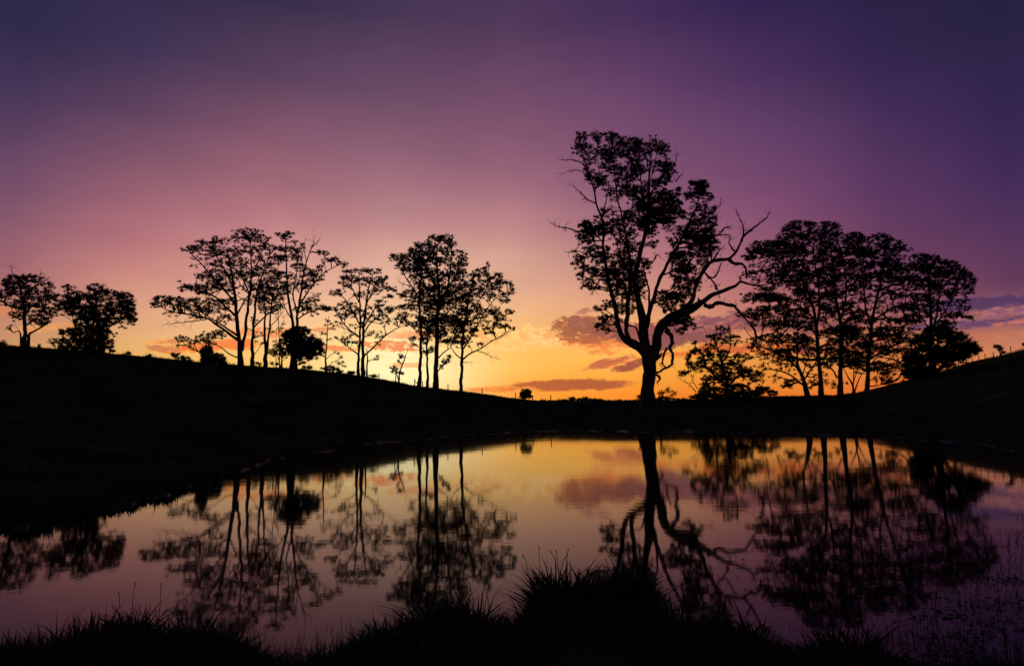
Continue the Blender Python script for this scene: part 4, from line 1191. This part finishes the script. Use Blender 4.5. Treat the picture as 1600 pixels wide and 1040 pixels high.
# ---------------------------------------------------------------- fences
def fence(label, posts, rails=()):
    """posts: (px, distance, height m, lean)"""
    P = [on_ground(px, D) for px, D, h, ln in posts]
    root = empty('fence', Vector(P[0]), label, 'fence')
    for (px, D, h, ln), p in zip(posts, P):
        t = Tubes()
        r = 0.085
        q = np.array([[0, 0, -0.4], [0, 0, 0.0], [ln * .5, 0, h * .5], [ln, .02, h - .02], [ln, .02, h]])
        t.add(q, np.array([r, r * 1.05, r, r * .95, r * .55]), 8)
        o = t.build('post', M_POST, root)
        o.location = Vector(p) - root.location
    for hh in (0.35, 0.65, 0.92):
        t = Tubes()
        for a, b in zip(range(len(P) - 1), range(1, len(P))):
            s = np.linspace(0, 1, 8)[:, None]
            A = P[a] + np.array([posts[a][3] * hh, -.09, min(hh, posts[a][2] - .06)])
            B = P[b] + np.array([posts[b][3] * hh, -.09, min(hh, posts[b][2] - .06)])
            Q = A * (1 - s) + B * s
            g = np.array([gz(q[0], q[1]) for q in Q])
            ref = P[a][2] * (1 - s[:, 0]) + P[b][2] * s[:, 0]
            Q[:, 2] += np.maximum(0, g - ref) - 0.05 * np.sin(np.pi * s[:, 0])
            t.add(Q - np.array(root.location), np.full(8, 0.006), 4)
        t.build('wire', M_WIRE, root)
    for a, b, za, zb in rails:
        t = Tubes()
        A = P[a] + np.array([0, -.02, za])
        B = P[b] + np.array([0, -.02, zb])
        t.add(np.array([A, (A + B) / 2, B]) - np.array(root.location), np.array([.06, .055, .05]), 6)
        t.build('stay_rail', M_POST, root)


fence('old post and wire fence running down the left slope past the gum trunks',
      [(592, 119, 1.0, 0), (618, 120.5, 1.15, .04), (648, 121, 1.3, 0), (652.5, 121, .75, 0), (660, 121.5, 1.0, .03), (700, 122, 1.0, .0), (753, 122.5, 1.05, .02), (805, 122.5, 1.1, .05), (832, 123, 1.0, 0), (860, 123, 1.25, .06)],
      rails=[(2, 3, .95, .45), (3, 4, .5, .3)])
fence('row of wooden fence posts climbing the right-hand skyline',
      [(1500, 150, .8, 0), (1513, 150, .85, .0), (1522, 150, .9, .03), (1533, 150, 1.0, .0), (1543, 150, 1.15, -.03), (1556, 150, 1.2, 0), (1570, 150, 1.0, 0), (1584, 150, 1.35, .0), (1606, 150, 1.2, 0)])


# ---------------------------------------------------------------- grass and reeds
def blades(name, P, H, W, g, mat, lean=0.35, seg=3, kind=None, droop=0.3, parent=None):
    n = len(P)
    th = g.random(n) * 2 * np.pi
    fx, fy = np.cos(th), np.sin(th)
    la = th + g.normal(size=n) * 1.2
    lx, ly = np.cos(la), np.sin(la)
    ln = np.abs(g.normal(size=n)) * lean
    rows = []
    ts = np.linspace(0, 1, seg + 1)
    for t in ts:
        out_ = ln * H * (t ** 1.8)
        up = H * (t - droop * ln * t ** 3)
        c = P + np.stack([lx * out_, ly * out_, up], -1)
        w = W * (1 - t ** 1.5) * 0.5
        if t < 1:
            rows.append(c + np.stack([fx * w, fy * w, 0 * w], -1))
            rows.append(c - np.stack([fx * w, fy * w, 0 * w], -1))
        else:
            rows.append(c)
    V = np.stack(rows, 1)
    m = V.shape[1]
    base = np.arange(n)[:, None] * m
    q = []
    for s in range(seg - 1):
        q.append(base + np.array([[2 * s, 2 * s + 1, 2 * s + 3, 2 * s + 2]]))
    tri = base + np.array([[2 * (seg - 1), 2 * (seg - 1) + 1, 2 * seg]])
    fl = ([np.concatenate(q)] if q else []) + [tri]
    o = mesh_np(name, V.reshape(-1, 3), fl, mat, parent)
    if kind:
        tag(o, kind=kind)
    return o


g = np.random.default_rng(5)
# pasture grass: rough tufts, thickest along the crest where they break the skyline
n = 52000
px = g.uniform(-60, 1660, n)
aa = np.interp(px, np.arange(-500, 2101, 20), azs)
cd = np.interp(aa, *CD)
sd_ = np.interp(aa, *SD)
t = np.where(g.random(n) < 0.6, 1 - np.abs(g.normal(size=n)) * 0.05, g.random(n) ** 0.8)
t = np.clip(t, 0.01, 1.02)
dd = sd_ + (cd - sd_) * t
x, y = dd * np.sin(aa), dd * np.cos(aa)
tuft = 0.5 + 0.5 * vnoise(x * .9 + 3, y * .9)
Hh = (0.12 + 0.34 * g.random(n) ** 2) * (0.35 + tuft)
Pp = np.stack([x, y, ground_z(x, y) - 0.02], -1)
o = blades('pasture_grass', Pp, Hh, np.full(n, 0.05), g, M_GRASS, 0.5, 2, 'stuff')
tag(o, 'rough dry grass over the dark pasture slopes behind the pond', 'grass')

# tufts and rushes along the waterline of the far and left shore
n = 26000
px = g.uniform(-60, 1660, n)
aa = np.interp(px, np.arange(-500, 2101, 20), azs)
sd_ = np.interp(aa, *SD)
dd = sd_ + np.abs(g.normal(size=n)) * 0.9 - 0.1
x, y = dd * np.sin(aa), dd * np.cos(aa)
cl = 0.5 + 0.5 * vnoise(x * 1.9, y * 2.3)
zz = ground_z(x, y)
keep = (zz > -0.06) & (g.random(n) < 0.15 + cl)
x, y, zz, cl = x[keep], y[keep], zz[keep], cl[keep]
n = len(x)
o = blades('shore_rushes', np.stack([x, y, zz - .02], -1), (0.04 + 0.26 * g.random(n) ** 2) * (.2 + cl), np.full(n, 0.03), g, M_GRASS, 0.5, 2, 'stuff')
tag(o, 'short rushes and tufts in the mud along the far waterline', 'rushes')

# grass on the near bank
n = 42000
px = g.uniform(-120, 1720, n)
aa = np.interp(px, np.arange(-500, 2101, 20), azs)
nd = np.interp(aa, *ND)
dd = nd + 0.15 - np.abs(g.normal(size=n)) * 0.9
x, y = dd * np.sin(aa), dd * np.cos(aa)
cl = 0.5 + 0.5 * vnoise(x * 2.4 + 1, y * 2.4)
right_low = 1 - 0.5 * sstep((px - 1080) / 120)
left_low = 1 - 0.45 * sstep((60 - px) / 80)
Hh = (0.07 + 0.24 * g.random(n) ** 2.0) * (0.35 + 0.95 * cl) * right_low * left_low
Pp = np.stack([x, y, ground_z(x, y) - 0.02], -1)
o = blades('bank_grass', Pp, Hh, np.full(n, 0.011) * (0.6 + g.random(n)), g, M_GRASS, 0.75, 3, 'stuff')
tag(o, 'long wet grass covering the near bank of the pond', 'grass')

TUS = [  # px, py of the foot, blades, height, spread, label
    (215, 1004, 420, 0.36, 0.18, 'leftmost spiky grass tussock on the near bank with one tall stem'),
    (300, 1010, 520, 0.33, 0.24, 'wide grass tussock right of the leftmost one on the near bank'),
    (365, 1030, 380, 0.28, 0.20, 'grass tussock trailing down into the water at the left inlet'),
    (120, 1030, 240, 0.27, 0.20, 'small ragged grass tussock nearest the left end of the near bank'),
    (610, 1010, 520, 0.32, 0.20, 'grass tussock at the left shoulder of the middle clump on the near bank'),
    (690, 992, 700, 0.34, 0.22, 'grass tussock at the centre of the middle clump on the near bank'),
    (748, 992, 620, 0.38, 0.17, 'grass tussock with blades fanning right, before the gap in the bank'),
    (872, 965, 1200, 0.38, 0.22, 'tallest grass tussock on the near bank, tall bent seed stems on top'),
    (925, 960, 1200, 0.34, 0.26, 'broad thick grass tussock right of the tallest one'),
    (985, 965, 900, 0.31, 0.24, 'grass tussock under the reflection of the great trunk'),
    (1190, 1034, 360, 0.30, 0.22, 'short grass tussock on the dark right part of the near bank'),
    (1330, 1036, 360, 0.30, 0.24, 'low grass tussock furthest right along the near bank')]
for i, (px, py, nb, h, sp, lab) in enumerate(TUS):
    d = ray(px, py)
    p = np.array([0, 0, CAMZ]) + d * (CAMZ - 0.12) / -d[2]
    z0 = gz(p[0], p[1])
    gg = np.random.default_rng(500 + i)
    nb = int(nb * 0.62)
    nt_ = int(gg.integers(7, 12))
    tc_ = gg.normal(size=(nt_, 2)) * sp * 0.6
    th_ = 0.55 + 0.6 * gg.random(nt_)
    wh_ = gg.integers(0, nt_, nb)
    off = tc_[wh_] + gg.normal(size=(nb, 2)) * sp * 0.26
    X_, Y_ = p[0] + off[:, 0], p[1] + off[:, 1]
    P_ = np.stack([off[:, 0], off[:, 1], ground_z(X_, Y_) - z0 - 0.03], -1)
    Hh = h * th_[wh_] * (0.40 + 0.85 * gg.random(nb) ** 1.2) * np.exp(-(off ** 2).sum(1) / (2.6 * sp * sp)) ** .5
    root = empty('grass_tussock', Vector((p[0], p[1], z0)), lab, 'tussock', 'grass tussocks along the near bank')
    # blades splay outwards from the middle of the tussock
    n_ = nb
    th = np.arctan2(off[:, 1], off[:, 0]) + gg.normal(size=n_) * 0.8
    ln = (0.25 + 0.9 * np.hypot(off[:, 0], off[:, 1]) / sp) * (0.35 + 1.0 * gg.random(n_))
    W_ = 0.012 + 0.018 * gg.random(n_)
    ft = gg.random(n_) * 2 * np.pi
    rows = []
    for t_ in (0, .35, .7, 1.0):
        c = P_ + np.stack([np.cos(th) * ln * Hh * t_ ** 1.9, np.sin(th) * ln * Hh * t_ ** 1.9, Hh * (t_ - .28 * ln * t_ ** 3)], -1)
        w = W_ * (1 - t_ ** 1.6) * .5
        if t_ < 1:
            rows += [c + np.stack([np.cos(ft) * w, np.sin(ft) * w, 0 * w], -1), c - np.stack([np.cos(ft) * w, np.sin(ft) * w, 0 * w], -1)]
        else:
            rows.append(c)
    V = np.stack(rows, 1)
    base = np.arange(n_)[:, None] * 7
    mesh_np('blades', V.reshape(-1, 3), [np.concatenate([base + np.array([[0, 1, 3, 2]]), base + np.array([[2, 3, 5, 4]])]), base + np.array([[4, 5, 6]])], M_GRASS, root)
    if i in (0, 6, 7, 8, 9):
        st_ = Tubes()
        for _ in range(3 if i != 7 else 6):
            a = gg.uniform(0, 2 * np.pi)
            o_ = gg.normal(size=2) * sp * .4
            hh = h * gg.uniform(1.0, 1.3)
            le = gg.uniform(.02, .3) * hh
            q = np.array([[o_[0], o_[1], 0], [o_[0] + le * .2 * np.cos(a), o_[1], hh * .5], [o_[0] + le * .6 * np.cos(a), o_[1] + le * .3 * np.sin(a), hh * .85], [o_[0] + le * np.cos(a), o_[1] + le * np.sin(a) * .5, hh * .97]])
            st_.add(q, np.array([.003, .0026, .0022, .004]), 4)
        st_.build('seed_stems', M_REED, root)

# sparse reeds standing in the shallow water
ctr = []
for _ in range(210):
    px = 1600 - abs(g.normal()) * 130
    py = 1040 - (g.random() ** 1.1) * 250 * max(0.25, (px - 1250) / 350)
    ctr.append((px, py, 1))
for _ in range(40):
    ctr.append((g.normal(490, 55), g.uniform(975, 1032), .7))
for _ in range(40):
    ctr.append((g.uniform(1130, 1450), g.uniform(985, 1030), .7))
for _ in range(16):
    ctr.append((g.uniform(1500, 1610), g.uniform(745, 800), .8))
PP, HH = [], []
for px, py, s in ctr:
    if py < 700 or px > 1700:
        continue
    d = ray(px, py)
    p = np.array([0, 0, CAMZ]) + d * CAMZ / -d[2]
    nb = int(g.integers(2, 9))
    for _ in range(nb):
        q = g.normal(size=2) * 0.09
        PP.append((p[0] + q[0], p[1] + q[1], -0.08))
        HH.append(s * g.uniform(.05, .28))
o = blades('water_reeds', np.array(PP), np.array(HH), np.full(len(PP), 0.008), g, M_REED, 0.3, 3, 'stuff')
tag(o, 'sparse thin reeds standing in the shallow water', 'reeds')
# weed floating on the shallow right-hand water
W_P = []
for _ in range(55):
    px = 1620 - abs(g.normal()) * 170
    py = g.uniform(790, 1035)
    d = ray(px, py)
    p = np.array([0, 0, CAMZ]) + d * CAMZ / -d[2]
    m_ = int(g.integers(12, 60))
    q = g.normal(size=(m_, 2)) * np.array([g.uniform(.08, .4), g.uniform(.04, .18)])
    W_P.append(np.stack([p[0] + q[:, 0], p[1] + q[:, 1], np.full(m_, .004) + g.random(m_) * .006], -1))
W_P = np.concatenate(W_P)
th = g.random(len(W_P)) * 6.283
ln_ = 0.02 + 0.05 * g.random(len(W_P))
ax_ = np.stack([np.cos(th), np.sin(th), g.normal(size=len(W_P)) * .06], -1) * ln_[:, None]
bx_ = np.stack([-np.sin(th), np.cos(th), 0 * th], -1) * (ln_ * .28)[:, None]
V = np.stack([W_P, W_P + ax_ * .5 + bx_, W_P + ax_ + [0, 0, .004], W_P + ax_ * .5 - bx_], 1).reshape(-1, 3)
o = mesh_np('pond_weed', V, [np.arange(len(V)).reshape(-1, 4)], M_REED)
tag(o, 'scraps of dark weed and fallen leaves floating on the right-hand shallows', 'pond weed', kind='stuff')
# far-off wood along the low horizon
CC, CRR = [], []
for _ in range(330):
    px = g.uniform(840, 1330)
    Dd = g.uniform(300, 460)
    h = 2.2 + 2.6 * g.random() ** 2 * (0.5 + 0.5 * math.sin(px * .09) * math.sin(px * .031))
    p = at(px, 600, Dd)
    zz = gz(p[0], p[1])
    top = CAMZ + (Dd / F) * (12.5 + 1.5 * math.sin(px * .05))
    CC.append((p[0], p[1], top + h * .25))
    CRR.append((2.2, 2.2, 1.1))
    for k_ in range(4):
        CC.append((p[0] + g.normal() * 2, p[1], zz + (top - zz) * (k_ + .4) / 4.2))
        CRR.append((3.2, 3.2, 1.8))
V, Fq = leaf_quads(np.array(CC), np.array(CRR), 40, 0.9, g, .2, .6)
o = mesh_np('distant_wood', V, [Fq], M_LEAF2)
tag(o, 'low far-off woodland on the horizon in the dip between the slopes', 'woodland', kind='stuff')
print('built in %.1fs' % (time.time() - T0), 'verts', sum(len(m.vertices) for m in bpy.data.meshes), 'faces', sum(len(m.polygons) for m in bpy.data.meshes))
